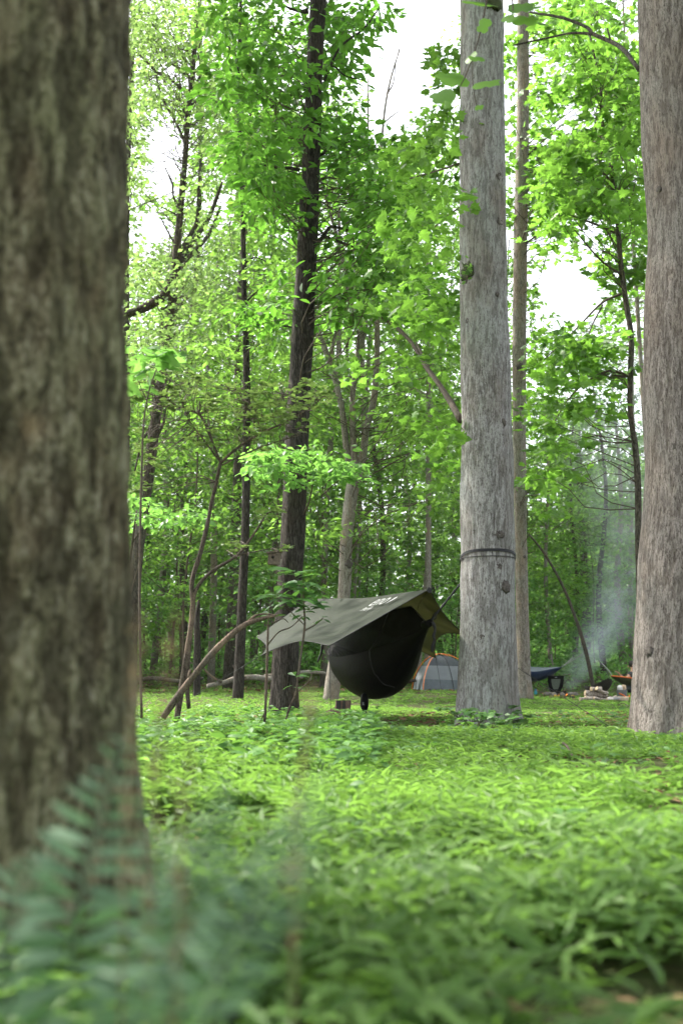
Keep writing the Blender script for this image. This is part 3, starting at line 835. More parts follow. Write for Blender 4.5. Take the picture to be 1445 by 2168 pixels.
# individual large leaves in front of the dark tree's crown
ov = [shared_leaf('oval', M['leaf_dark'], t) for t in (.15, .4, .65, .9)]
rr = np.random.default_rng(121)
cand = sorted(dc, key=lambda c: c[1])
nl = 0
for c in cand:
    if nl >= 290: break
    if not (-40 < proj(c)[1] < 760): continue
    for k in range(4):
        a = rr.uniform(0, 6.28); q = rr.uniform(.1, .6)
        p = c + np.array((q * math.cos(a), q * math.sin(a), rr.normal(0, .06)))
        tp, tr_ = trunk_at(dark, p[2])
        if abs(p[0] - tp[0] * p[1] / dark.Y) < tr_ + .1 and p[1] < dark.Y and rr.random() < .8: continue
        leaf_obj(ov[rr.integers(4)], dark.root, p, (math.cos(a) + rr.normal(0, .4), math.sin(a) + rr.normal(0, .4), -.4), (rr.normal(0, .5), rr.normal(0, .5), 1), .19 * rr.uniform(.8, 1.2)); nl += 1

# ------------------------------------------------------------------ the wood behind
GRP = "slender trees of the wood behind the clearing"
LBL = "slender tree among many alike in the green wood behind the clearing"
def wood_tree(x, Y, H, r, lean, z0, rad, ns, mat, rr, kind='kite', size=.17, n_leaf=34, rs=.8, tint=(.15, .85), name="woodland_tree", label=LBL, cat="tree", group=GRP, bark=None, trunk_top=.92, sides=8, zsq=.75):
    g = float(gz(x, Y))
    root = thing(name, label, cat, (x, Y, g), group)
    while trunk_top > .35 and in_gap(np.array([(x + lean * f * H, Y, g + f * H) for f in np.linspace(trunk_top - .3, trunk_top, 6)]), 12).any(): trunk_top -= .05
    b = rr.normal(0, .012 * H, 2)
    zs = np.array((-.2, .25 * H, .55 * H, trunk_top * H))
    P = np.stack((x + lean * zs + np.array((0, b[0], b[1], b[0] * .5)), Y + np.array((0, b[1], b[0], 0)), g + zs), 1)
    V, F = tube(P, np.array((r * 1.15, r * .92, r * .66, r * .22)), sides, 12, .05, int(rr.integers(1e6)))
    MB().add(V, F).build("trunk", bark or M['bark_mid'], root)
    lm = MB(); tm = MB(); k = 0
    for _ in range(ns * 3):
        if k >= ns: break
        f = rr.random()
        z = z0 + (H * 1.04 - z0) * f
        rmax = rad * (0.35 + 0.65 * math.sin(math.pi * min(1, .12 + .85 * f) ** 1.1) ** .7)
        a = rr.uniform(0, 6.283); q = rmax * rr.random() ** .6
        c = np.array((x + lean * z + q * math.cos(a), Y + q * math.sin(a), g + z))
        sr = rs * rr.uniform(.6, 1.3)
        px, py = proj(c)
        if px < -500 or px > 1950 or py < -500: k += 1; continue
        if in_gap(c, sr / mpp(722, py, max(Y, 3)) * .6): continue
        k += 1
        spray(lm, c, sr, int(n_leaf * rr.uniform(.6, 1.3)), kind, size, rr.uniform(*tint), rr, .5)
        zz = max(.4, z - .45 * q)
        i = min(zz / (trunk_top * H), 1)
        p = np.array((np.interp(zz, zs, P[:, 0]), np.interp(zz, zs, P[:, 1]), g + zz))
        if k % 2 == 0: twig(tm, p, c, min(r * .45, .006 + .005 * q), .004, rr, sides=3, n=4)
    if lm.n: lm.build("crown", mat, root, smooth=False, kind="stuff")
    if tm.n: tm.build("twigs", bark or M['twig'], root, kind="stuff")
    return root

rr = np.random.default_rng(200)
def gx(px, Y): return (px - 722.5) / FPX * Y * 1.005
# trunks one can pick out: (px at base, Y, width px, lean, height, first leaf height)
for (px, Y, wd, lean, H, z0, rad, ns, lab) in [
    (487, 31, 22, .02, 22, 4, 3.2, 110, "buff-barked tree whose trunk stands just left of the thin dark trunk"), (452, 34, 14, .0, 22, 4, 3.2, 100, "slim tree rising behind the azalea's main stem"),
    (425, 42, 12, .03, 25, 4, 3.8, 110, "slim tree far behind the short broken dead stub"), (560, 36, 14, .03, 24, 4, 3.4, 110, "slim tree left of the dark leaning trunk, behind the nest box"),
    (536, 43, 11, -.02, 25, 5, 3.8, 100, "thin tree leaning a little left, far between the thin and the dark leaning trunks"), (690, 34, 14, .02, 23, 4, 3.2, 100, "slim tree directly right of the dark leaning trunk above the tarp"),
    (640, 46, 12, .02, 27, 5, 4.2, 110, "slim tree mostly hidden behind the dark leaning trunk"), (795, 38, 12, .0, 24, 3, 3.4, 110, "slim pale tree just right of the forked tree's trunk"),
    (840, 44, 11, .03, 24, 4, 3.8, 110, "thin tree leaning right, behind the tarp's ridge"), (880, 35, 8, .05, 17, 3, 2.8, 90, "thin bent young tree above the tarp's right peak"),
    (935, 47, 12, -.02, 26, 4, 4.2, 110, "slim tree left of the strapped trunk, far behind the dome tent"), (1160, 40, 9, -.03, 17, 3, 2.8, 70, "thin tree leaning left above the blue hammock"),
    (1205, 45, 9, .04, 15, 3, 3, 70, "thin tree leaning right behind the camp chair"), (1269, 41, 13, .0, 14, 3, 2.8, 50, "straight dark-stemmed tree standing in the smoke"),
    (1312, 42, 15, .01, 14, 3, 2.8, 45, "stouter tree behind the smoke above the orange-trimmed hammock"), (1324, 46, 11, .06, 15, 4, 3, 45, "tree leaning right beside the thick trunk at the picture's right"),
    (1225, 52, 11, .0, 14, 4, 3.4, 60, "slim far tree above the campfire, left of the smoke"), (330, 38, 14, .02, 25, 4, 3.6, 110, "slim tree just right of the bare-limbed tree's foot"),
    (372, 45, 11, -.03, 25, 4, 3.8, 110, "thin tree leaning left behind the azalea's left boughs"), (290, 46, 13, .0, 26, 5, 4, 110, "slim tree half hidden by the near mossy trunk's right side"),
    (600, 52, 12, .0, 27, 5, 4.2, 110, "far tree behind the rhododendron's leaves"), (745, 52, 12, .0, 27, 5, 4.2, 110, "far tree hidden behind the forked tree's trunk"),
    (1010, 42, 14, .0, 24, 4, 3.6, 80, "tree hidden behind the strapped trunk"), (1085, 46, 13, .0, 23, 4, 3.6, 70, "tree hidden behind the slender grey trunk"),
    (470, 55, 12, .0, 28, 5, 4.4, 110, "far tree between the azalea stems and the thin dark trunk"), (850, 57, 12, .0, 27, 5, 4.2, 110, "far tree behind the middle of the tarp"),
    (1400, 40, 16, .0, 16, 4, 3, 50, "tree hidden behind the thick trunk at the picture's right"), (200, 40, 18, .0, 24, 5, 3.6, 70, "tree hidden behind the near mossy trunk")]:
    wood_tree(gx(px, Y), Y, H, wd / 2 / FPX * Y, lean, z0, rad, ns, M['leaf_back'] if Y < 48 else M['leaf_far'], rr, size=.165 + .0017 * Y, bark=M['bark_mid'] if px % 2 else M['bark_slim'], label=lab)
# more of the wood, further back and to the sides
pos = []
for _ in range(900):
    if len(pos) >= 40: break
    Y = rr.uniform(50, 86); x = rr.uniform(-.46, .46) * Y
    if all((x - a) ** 2 + (Y - b) ** 2 > 16 for a, b in pos): pos.append((x, Y))
for x, Y in pos:
    px = 722 + x / Y * FPX
    H = rr.uniform(23, 33) if px < 1080 else rr.uniform(11, 15)
    wood_tree(x, Y, H, rr.uniform(.10, .17), rr.normal(0, .02), rr.uniform(2, 6), rr.uniform(3.2, 4.8), 80, M['leaf_far'], rr, size=.34, n_leaf=28, rs=1.3, tint=(0, 1))
# understory saplings
SG = "leafy saplings under the trees at the back of the clearing"
SL = "low leafy sapling filling the shade at the back of the clearing"
pos = []
for _ in range(3000):
    if len(pos) >= 64: break
    Y = rr.uniform(27, 56); x = rr.uniform(-.42, .42) * Y
    px = 722 + x / Y * FPX
    if px > 830 and Y < 36 + 3 * (px > 1120): continue
    if px > 640 and Y < 31: continue
    if all((x - a) ** 2 + (Y - b) ** 2 > 2.6 for a, b in pos): pos.append((x, Y))
for x, Y in pos:
    H = rr.uniform(2.5, 7.5)
    wood_tree(x, Y, H, rr.uniform(.02, .05), rr.normal(0, .05), rr.uniform(.3, 1.0), rr.uniform(1.0, 1.9), int(20 + H * 5), M['leaf_low'], rr, size=.13 + .001 * Y, n_leaf=30, rs=.62, tint=(.2, 1),
              name="sapling", label=SL, cat="sapling", group=SG, bark=M['twig'], sides=6)
YG = "leafy young trees along the edge of the clearing"
pos = []
for _ in range(3000):
    if len(pos) >= 34: break
    Y = rr.uniform(27, 44); x = rr.uniform(-.40, .40) * Y
    px = 722 + x / Y * FPX
    if px > 640 and Y < 33: continue
    if px > 830 and Y < 38: continue
    if px > 1130: continue
    if all((x - a) ** 2 + (Y - b) ** 2 > 3.5 for a, b in pos): pos.append((x, Y))
for x, Y in pos:
    H = rr.uniform(8, 15)
    wood_tree(x, Y, H, rr.uniform(.03, .06), rr.normal(0, .04), rr.uniform(1.0, 3.0), rr.uniform(1.6, 2.6), int(30 + H * 5), M['leaf_back'], rr, size=.15 + .001 * Y, n_leaf=34, rs=.7, tint=(.05, 1),
              name="young_tree", label="thin-stemmed leafy young tree, taller than the saplings, at the edge of the clearing", cat="tree", group=YG, bark=M['twig'], sides=6)
# pale pine at the right
pine = wood_tree(gx(1365, 44), 44, 17.5, .16, 0, 3.5, 3.2, 90, M['pine'], rr, kind='needle', size=.32, n_leaf=70, rs=.7, tint=(.3, 1), name="pine_tree", label="pale feathery pine half hidden behind the sinuous maple stem", group=None, bark=M['bark_slim'])
pine2 = wood_tree(gx(1235, 50), 50, 13.5, .15, 0, 3.0, 3.2, 70, M['pine'], rr, kind='needle', size=.34, n_leaf=60, rs=.8, tint=(.1, .7), name="pine_tree", label="bluish pine seen through the smoke left of the sinuous maple stem", group=None, bark=M['bark_mid'])
pine3 = wood_tree(gx(235, 30), 30, 29, .16, 0, 13, 5.0, 150, M['pine'], rr, kind='needle', size=.25, n_leaf=80, rs=.8, tint=(.0, .5), name="pine_tree", label="dark grey-green pine top behind the bare-limbed tree, at the top left", group=None, bark=M['bark_mid'])
wood_tree(gx(395, 36), 36, 33, .14, .0, 14, 4.6, 150, M['leaf_air'], rr, size=.2, n_leaf=40, rs=.9, tint=(.1, .8), label="tall airy tree whose thin top fills the sky behind the bare-limbed tree", group=None, bark=M['bark_mid'])
wood_tree(gx(900, 33), 33, 23, .10, .01, 7, 3.0, 110, M['leaf_back'], rr, size=.2, n_leaf=34, rs=.7, tint=(.4, 1), label="leafy tree filling the gap just left of the strapped trunk at mid height", group=None, bark=M['bark_slim'])
wood_tree(gx(1385, 32), 32, 28, .10, .0, 12, 4.4, 170, M['leaf_maple'], rr, kind='star', size=.24, n_leaf=30, rs=.8, tint=(.3, 1), label="tall bright tree whose crown fills the sky behind the sinuous maple stem", group=None, bark=M['bark_slim'])
# bare dead stem against the sky
snag = px_tree("dead_sapling", "bare thin dead stem sticking up into the sky gap beside the dark leaning tree's crown", "tree",
               [(800, 420, 8), (806, 320, 7), (812, 250, 6), (820, 195, 5), (834, 140, 4), (846, 105, 3)], 34, M['bark_slim'], sides=6, rings=40, seed=71)
branch(snag, [(820, 198, 4), (832, 175, 3), (838, 130, 2), (845, 100, 2)], M['bark_slim'], seed=72, sides=5)
branch(snag, [(812, 260, 4), (830, 245, 3), (848, 232, 2)], M['bark_slim'], seed=73, sides=5)
snag2 = px_tree("dead_sapling", "shorter bare dead twig top left of the taller one in the sky gap", "tree", [(776, 400, 6), (779, 240, 5), (778, 165, 3)], 36, M['bark_slim'], sides=6, rings=30, seed=74)
# far woods closing the view
lm = MB()
rr = np.random.default_rng(230)
for _ in range(3200):
    Y = rr.uniform(84, 120); x = rr.uniform(-.5, .5) * Y
    px = 722 + x / Y * FPX
    zt = 30 if px < 1090 else 13
    z = rr.random() ** 1.2 * zt
    c = np.array((x, Y, gz(x, Y) + z))
    if in_gap(c, 14): continue
    spray(lm, c, rr.uniform(1.4, 2.4), 30, 'kite', .66, rr.uniform(0, .8), rr, .7, .3)
for _ in range(700):
    Y = rr.uniform(70, 100); x = (rr.uniform(1080, 1420) - 722) / FPX * Y
    spray(lm, np.array((x, Y, gz(x, Y) + rr.uniform(.5, 8))), rr.uniform(1.2, 2.0), 28, 'kite', .5, rr.uniform(.2, .9), rr, .7, .3)
lm.build("far_woods", M['leaf_far'], smooth=False, kind="stuff")
# low bushes along the back edge
rr = np.random.default_rng(231)
lm = MB()
for _ in range(2600):
    Y = rr.uniform(35, 85); x = rr.uniform(-.42, .42) * Y
    c = np.array((x, Y, gz(x, Y) + rr.uniform(.1, .9)))
    spray(lm, c, rr.uniform(.4, .9), 18, 'kite', .12 + .002 * Y, rr.uniform(.2, 1), rr, .6, .3)
lm.build("undergrowth", M['leaf_low'], smooth=False, kind="stuff")

# leaning dark trunk in the smoke, dead stubs, fallen logs
lean = px_tree("leaning_dead_tree", "thin bare trunk leaning left behind the campfire smoke", "tree", [(1254, 1452, 9), (1244, 1401, 9), (1231, 1350, 8), (1214, 1300, 7), (1190, 1240, 6), (1150, 1170, 5), (1118, 1130, 4)], 33, M['bark_mid'], sides=8, rings=30, seed=80)
stub = px_tree("dead_stub", "short dark broken dead trunk left of the thin dark upright trunk", "dead tree", [(417, 1446, 16), (418, 1380, 15), (417, 1320, 14), (419, 1290, 10), (421, 1270, 4)], 22.5, M['bark_dark'], sides=12, rings=24, lump=.1, seed=81)
def log_px(label, pts, Y, mat, seed, name="fallen_log"):
    P, q = px_path(pts, Y)
    root = thing(name, label, "log", P[0])
    V, F = tube(P, q, 10, 20, .1, seed); MB().add(V, F).build("stem", mat, root)
    return root
l1 = log_px("long fallen branch lying on the grass left of the dark leaning trunk", [(440, 1452, 8, 23.5), (470, 1446, 10, 24), (500, 1437, 12, 24.5), (540, 1434, 13, 24.6), (572, 1438, 12, 24.6), (640, 1432, 10, 25)], 24, M['bark_slim'], 1)
for b in ([(470, 1445, 6), (445, 1430, 5), (425, 1410, 4), (400, 1402, 3)], [(520, 1436, 4), (500, 1420, 3), (492, 1408, 2)]):
    P, q = px_path(b, 23.8); V, F = tube(P, q, 6, 10); MB().add(V, F).build("limb", M['twig_pale'], l1)
log_px("pale log lying behind the tarp's left corner guy line", [(560, 1432, 9), (610, 1425, 9), (680, 1424, 8), (700, 1432, 7)], 26.5, M['bark_slim'], 2)
log_px("fallen bough in the shade behind the shrub stems", [(285, 1440, 9), (330, 1436, 9), (380, 1442, 8), (430, 1436, 6)], 25.5, M['bark_mid'], 3)
log_px("dark half-rotten log in the grass between hammock and dome tent", [(835, 1447, 7), (858, 1444, 8), (880, 1440, 7)], 25.2, M['bark_dark'], 4)

# ------------------------------------------------------------------ shrubs in the middle distance
def px_stems(root, lists, Y, mat, name="stem", sides=8, thick=.8):
    for k, b in enumerate(lists):
        P, q = px_path(b, Y); q = q * thick; V, F = tube(P, q, sides, max(8, len(b) * 4), .08, k + 5)
        MB().add(V, F).build(name, mat, root)
YA = 8.2
azal = thing("azalea_shrub", "tall loose azalea shrub with crooked brown stems left of the tarp", "shrub", on_ground(372, 1512))
px_stems(azal, [
    [(374, 1530, 16), (379, 1488, 16), (394, 1394, 15), (409, 1287, 13), (406, 1235, 13), (424, 1172, 12), (437, 1120, 11), (449, 1059, 10), (458, 1020, 10), (467, 978, 9)],
    [(400, 1500, 11), (396, 1440, 12), (404, 1330, 13), (412, 1257, 11), (430, 1227, 9), (455, 1205, 9), (503, 1175, 8), (528, 1144, 6), (552, 1108, 5), (567, 1086, 4), (600, 1082, 3)],
    [(467, 980, 7), (455, 950, 6), (440, 910, 7), (421, 877, 6), (373, 859, 4), (339, 828, 4), (306, 789, 3)],
    [(467, 980, 8), (500, 950, 7), (552, 917, 6), (595, 898, 5), (653, 865, 3), (690, 835, 2)],
    [(421, 877, 6), (424, 860, 5), (422, 850, 3)], [(460, 970, 5), (430, 930, 4), (400, 889, 3), (385, 850, 2)],
    [(552, 917, 5), (545, 890, 4), (520, 860, 3), (500, 820, 2)], [(470, 985, 5), (510, 965, 4), (570, 940, 3), (640, 920, 2)], [(595, 898, 4), (605, 870, 3), (595, 830, 2)],
    [(503, 1175, 4), (540, 1168, 3), (580, 1160, 2)]], YA, M['twig_pale'])
dead = thing("leaning_dead_branch", "thick bare dead branch leaning up to the right in front of the azalea stems", "branch", on_ground(352, 1520))
px_stems(dead, [[(345, 1520, 17), (360, 1497, 18), (391, 1455, 18), (443, 1391, 17), (485, 1348, 16), (522, 1321, 14), (550, 1311, 12), (583, 1303, 9)], [(520, 1322, 8), (540, 1304, 7), (560, 1300, 5), (590, 1303, 3)], [(398, 1448, 13), (410, 1430, 12), (400, 1432, 10), (404, 1418, 8)]], 8.0, M['twig_pale'], name="limb", sides=10)
rr = np.random.default_rng(300)
lm = MB(); tm = MB()
ends = []
for (bx, by, rx, ry, n) in [(330, 830, 70, 45, 36), (410, 840, 60, 50, 34), (500, 850, 60, 40, 30), (580, 850, 60, 45, 34), (650, 835, 50, 35, 22), (440, 920, 50, 30, 16), (530, 930, 60, 30, 16), (300, 1000, 40, 50, 18), (600, 900, 60, 25, 14), (570, 1085, 25, 12, 6), (510, 1160, 40, 14, 6), (300, 930, 35, 50, 10), (600, 1160, 14, 8, 3)]:
    for k in range(int(n * 1.35)):
        a = rr.uniform(0, 6.283); q = math.sqrt(rr.random())
        ends.append(at(bx + rx * q * math.cos(a), by + ry * q * math.sin(a), YA + rr.uniform(-.6, .6)))
bsegs = [[(467, 978), (440, 910), (421, 877), (373, 859), (339, 828), (306, 789)], [(467, 980), (500, 950), (552, 917), (595, 898), (653, 865), (690, 835)], [(460, 970), (430, 930), (400, 889), (385, 850)], [(552, 917), (520, 860), (500, 820)], [(470, 985), (570, 940), (640, 920)], [(455, 1205), (503, 1175), (567, 1086), (600, 1082)], [(503, 1175), (580, 1160)], [(595, 898), (605, 870), (595, 830)]]
bpts = [at(a[0] + (b[0] - a[0]) * f, a[1] + (b[1] - a[1]) * f, YA) for sg in bsegs for a, b in zip(sg[:-1], sg[1:]) for f in np.linspace(0, .9, 8)] + [at(x, y, YA) for x, y in [(306, 789), (339, 828), (373, 859), (421, 877), (440, 910), (467, 978), (500, 950), (552, 917), (595, 898), (653, 865), (400, 889), (520, 860), (503, 1175), (567, 1086), (458, 1020)]]
for e in ends:
    b = min(bpts, key=lambda p: np.linalg.norm(p - e))
    if np.linalg.norm(b - e) < .7: twig(tm, b, e, .0035, .0015, rr, 4, .1, 6)
    n = int(rr.integers(5, 9)); a = np.arange(n) * 2.4 + rr.uniform(0, 6)
    D = np.stack((np.cos(a), np.sin(a), rr.uniform(-.1, .5, n)), 1)
    leaves(lm, 'oval', np.repeat(e[None], n, 0), D, np.array((0, 0, 1.0)) + rr.normal(0, .35, (n, 3)), .058 * rr.uniform(.7, 1.3, n), np.clip(rr.uniform(.1, .9) + rr.normal(0, .1, n), 0, 1))
lm.build("foliage", M['leaf_shrub'], azal, kind="stuff"); tm.build("twigs", M['twig'], azal, kind="stuff")

# rhododendron sapling in front of the tarp: each leaf its own part
YR = 8.4
rho = thing("rhododendron", "young rhododendron with dark glossy whorled leaves in front of the tarp's left half", "shrub", on_ground(605, 1526))
px_stems(rho, [[(604, 1530, 6), (612, 1500, 6), (625, 1470, 5), (637, 1385, 6), (645, 1324, 6), (643, 1280, 5), (642, 1233, 3)],
               [(645, 1335, 4), (668, 1322, 3), (684, 1308, 3)], [(560, 1530, 8), (564, 1446, 7), (567, 1339, 6), (568, 1310, 4), (575, 1270, 3)],
               [(567, 1365, 4), (590, 1338, 4), (615, 1328, 3), (640, 1305, 3)], [(575, 1320, 4), (600, 1310, 3), (610, 1318, 2)], [(560, 1510, 4), (550, 1528, 3), (545, 1534, 3)], [(625, 1470, 3), (655, 1440, 3), (660, 1425, 2)], [(645, 1324, 3), (620, 1300, 3), (600, 1280, 3), (585, 1265, 2)]],
         YR, M['twig_pale'], sides=7)
rl = [shared_leaf('rhodo', M['leaf_rhodo'], t) for t in (.05, .3, .6, .9)]
rr = np.random.default_rng(310)
for (px, py, n, s) in [(642, 1232, 9, 62), (600, 1240, 7, 55), (585, 1265, 7, 55), (570, 1300, 5, 45), (640, 1265, 9, 62), (655, 1285, 7, 52), (625, 1215, 7, 55), (668, 1240, 6, 55), (684, 1305, 5, 26), (615, 1275, 8, 55), (638, 1305, 5, 34), (655, 1425, 3, 40), (625, 1432, 3, 36), (560, 1262, 4, 40), (620, 1450, 2, 30)]:
    c0 = rr.uniform(0, 6)
    for k in range(n):
        a = c0 + k * 2.4; Yq = YR + rr.uniform(-.15, .15)
        leaf_obj(rl[rr.integers(4)], rho, at(px, py + rr.normal(0, 5), Yq), (math.cos(a), math.sin(a), rr.uniform(-.45, .35)), (rr.normal(0, .25), rr.normal(0, .25) - .25, 1), s * rr.uniform(.75, 1.15) * mpp(px, py, YR))

# dogwood spray of flat leaf layers crossing the dark trunk, and two like it at the left
def leafy_spray(name, label, cat, base, stems, blobs, Y, kind, size, mat, seed, n_leaf=16, rs=.28):
    rr = np.random.default_rng(seed)
    root = thing(name, label, cat, base)
    px_stems(root, stems, Y, M['twig'])
    lm = MB()
    for (bx, by, rx, ry, n) in blobs:
        for k in range(n):
            a = rr.uniform(0, 6.283); q = math.sqrt(rr.random())
            spray(lm, at(bx + rx * q * math.cos(a), by + ry * q * math.sin(a), Y + rr.uniform(-.7, .7)), rs * rr.uniform(.6, 1.3), n_leaf, kind, size, rr.uniform(.3, 1), rr, .3, .06)
    lm.build("foliage", mat, root, kind="stuff")
    return root
leafy_spray("dogwood_sapling", "slender dogwood sapling holding flat pale green leaf layers across the dark leaning trunk", "sapling", on_ground(600, 1493),
            [[(602, 1495, 8, 16.4), (606, 1400, 7, 16.4), (614, 1250, 6, 16.3), (630, 1120, 5, 15.9), (655, 1060, 4, 15), (665, 1000, 3, 14.6)], [(680, 1050, 4), (720, 1015, 3), (755, 1000, 2)], [(675, 1030, 4), (620, 1000, 3), (555, 990, 2)], [(660, 990, 3), (630, 960, 2), (590, 945, 2)]],
            [(600, 970, 80, 22, 18), (690, 985, 70, 22, 18), (640, 1015, 70, 16, 8), (560, 995, 40, 14, 5), (730, 1005, 40, 14, 6), (640, 955, 50, 10, 5)], 14.4, 'oval', .125, M['leaf_low'], 401)
leafy_spray("beech_sapling", "beech sapling spreading blue-green leaf layers beside the near trunk", "sapling", on_ground(268, 1500),
            [[(268, 1520, 9), (275, 1400, 8), (270, 1250, 7), (280, 1150, 6), (290, 1080, 4)], [(280, 1150, 4), (320, 1095, 3), (380, 1080, 2)], [(270, 1280, 4), (290, 1210, 3), (300, 1180, 2)]],
            [(330, 1085, 70, 20, 18), (290, 1060, 40, 18, 8), (400, 1090, 40, 14, 5)], 10.0, 'oval', .085, M['leaf_low'], 402)
leafy_spray("maple_seedling", "few large pale maple leaves poking up beside the near trunk at mid height", "sapling", on_ground(300, 1520),
            [[(300, 1520, 7), (296, 1300, 7), (300, 1000, 6), (310, 850, 4), (345, 745, 3)], [(312, 850, 3), (290, 800, 2)]],
            [(345, 742, 45, 18, 5), (300, 790, 30, 25, 4)], 6.5, 'star', .12, M['leaf_low'], 403, 7, .16)

# nest box on the dark trunk
nb = at(581, 1184, 15.25)
box_root = thing("nest_box", "weathered wooden nest box with hanging board on the dark leaning trunk", "birdhouse", nb)
W = flat("weathered_wood", (.12, .095, .075), .9, .4, 25, .5)
u = mpp(581, 1184, 15.3)
MB().add(*box(nb, (26 * u, .16, 24 * u), roty(.06))).build("body", W, box_root, smooth=False)
MB().add(*box(nb + (0, -.02, 14 * u), (32 * u, .22, 3 * u), roty(-.12))).build("roof", W, box_root, smooth=False)
MB().add(*box(nb + (12 * u, -.06, -14 * u), (5 * u, .03, 26 * u), roty(.12))).build("back_board", flat("grey_board", (.25, .23, .2), .9, .3, 25), box_root, smooth=False)
MB().add(*box(nb + (6 * u, -.07, -22 * u), (4 * u, .02, 20 * u), roty(.25))).build("hanging_board", W, box_root, smooth=False)
V, F = lathe([(.02, 0), (.02, .01)], nb + (-.02, -.085, .02), 10, rotx(math.pi / 2)); MB().add(V, F).build("entrance_hole", flat("dark_hole", (.01, .008, .006)), box_root)  # solid disc, its dark colour stands in for shade inside the hole

# ------------------------------------------------------------------ tarp
def cloth(name, col, under, tr, rough=.6):
    m, nt, p, out = newmat(name)
    tc = nd(nt, "ShaderNodeTexCoord")
    n = nd(nt, "ShaderNodeTexNoise", Scale=3.5, Detail=4.0, Distortion=1.0); nt.links.new(tc.outputs["Object"], n.inputs["Vector"])
    c = np.array(col)
    r = ramp(nt, [(.3, c * .92), (.7, c * 1.08)], n.outputs[0])
    nt.links.new(r.outputs[0], p.inputs["Base Color"]); p.inputs["Roughness"].default_value = rough
    p.inputs["Specular IOR Level"].default_value = .22
    b = nd(nt, "ShaderNodeBump", Strength=.25, Distance=.03); nt.links.new(n.outputs[0], b.inputs["Height"]); nt.links.new(b.outputs[0], p.inputs["Normal"])
    if tr:
        t = nd(nt, "ShaderNodeBsdfTranslucent"); t.inputs["Color"].default_value = (*under, 1)
        mx = nd(nt, "ShaderNodeMixShader"); mx.inputs[0].default_value = tr
        nt.links.new(p.outputs[0], mx.inputs[1]); nt.links.new(t.outputs[0], mx.inputs[2]); nt.links.new(mx.outputs[0], out.inputs["Surface"])
    return m
M['tarp'] = cloth("olive_tarp", (.017, .0245, .0135), (.028, .029, .008), .35, .7)
M['black'] = flat("black_nylon", (.002, .002, .002), .6, .3, 15, .2, .08)
M['strap'] = flat("black_webbing", (.014, .014, .016), .6, .3, 120, .3)
M['cord'] = flat("dark_cord", (.03, .03, .03), .8)
M['white_print'] = flat("white_print", (.26, .27, .26), .8, .05)

A, E = at(908, 1247, 11.0), at(655, 1268, 13.8)
B, Cc, D = at(697, 1367, 10.4), at(552, 1388, 12.1), at(543, 1349, 13.2)
Fk, G = at(995, 1350, 12.0), at(922, 1393, 14.2)
tarp = thing("rain_tarp", "olive green rain tarp with white lettering pitched over the black hammock", "tarp", (0.2, 12.2, gz(.2, 12.2)))
def panel_left(s, t):
    s = s[..., None]; t = t[..., None]
    ridge = A + (E - A) * s; ridge[..., 2] -= .035 * np.sin(np.pi * s[..., 0])
    low = B + (Cc - B) * s
    low = low + np.sin(np.pi * s) * np.array((.02, .10, .10))
    p = ridge * (1 - t) + low * t
    tt = t[..., 0]
    k = .62
    e1 = E + (D - E) * np.clip(t / k, 0, 1)
    u_ = np.clip((t - k) / (1 - k), 0, 1)
    e2 = D + (Cc - D) * u_ + np.sin(np.pi * u_) * np.array((.10, 0, .0))
    edge = np.where(t < k, e1, e2)
    lin = E + (Cc - E) * t
    p = p + s ** 2.5 * (edge - lin)
    p[..., 2] -= .045 * np.sin(np.pi * tt) * np.sin(np.pi * s[..., 0])
    p = p + (.008 * np.sin(9 * s + 5 * t) + .006 * np.sin(17 * t - 6 * s)) * np.sin(np.pi * s) * np.array((-.5, -.6, .6))
    return p
n, m = 40, 28
s, t = np.meshgrid(np.linspace(0, 1, n), np.linspace(0, 1, m), indexing='ij')
o = MB().add(panel_left(s, t).reshape(-1, 3), grid_faces(n, m)).build("outer_panel", M['tarp'], tarp)
def panel_right(s, t):
    s = s[..., None]; t = t[..., None]
    ridge = A + (E - A) * s; ridge[..., 2] -= .035 * np.sin(np.pi * s[..., 0])
    low = Fk + (G - Fk) * s
    low = low + np.sin(np.pi * s) ** .8 * np.array((-.14, .0, .17))
    p = ridge * (1 - t) + low * t
    p = p + np.sin(np.pi * t) * (1 - s) ** 2 * np.array((-.03, 0, -.05))
    p = p + (.008 * np.sin(9 * s + 5 * t)) * np.sin(np.pi * s) * np.array((.5, -.6, .6))
    p[..., 2] -= 0.002
    return p
MB().add(panel_right(s, t).reshape(-1, 3), grid_faces(n, m)).build("shaded_panel", M['tarp'], tarp)
# hems
mb = MB()
for fn in (panel_left, panel_right):
    for ss_, tt_ in ((np.zeros(20), np.linspace(0, 1, 20)), (np.linspace(0, 1, 20), np.ones(20)), (np.ones(20), np.linspace(0, 1, 20))):
        V, F = tube(fn(ss_, tt_), np.full(20, .005), 5); mb.add(V, F)
mb.build("hem", M['cord'], tarp)
MB().add(*box(A + (.0, -.01, -.015), (.05, .03, .05), roty(.6))).build("ridge_clip", M['strap'], tarp, smooth=False)
def line(pts, r=.0035, name="guy_line", parent=None, mat=None):
    P = np.array(pts); V, F = tube(P, np.full(len(P), r), 5, None if len(P) > 3 else 12)
    return MB().add(V, F).build(name, mat or M['cord'], parent or tarp)
treeL = at(974, 1222, 11.2)
line([A, (A + treeL) / 2 - (0, 0, .01), treeL + (.05, .1, 0)])
gB = at(700, 1512, 10.6); line([B, (B + gB) / 2, gB])
gC = on_ground(405, 1476); line([Cc, (Cc + gC) / 2, gC])
gF = on_ground(1305, 1549); line([Fk, (Fk + gF) / 2, gF])
gG = on_ground(935, 1470); line([G, (G + gG) / 2, gG])
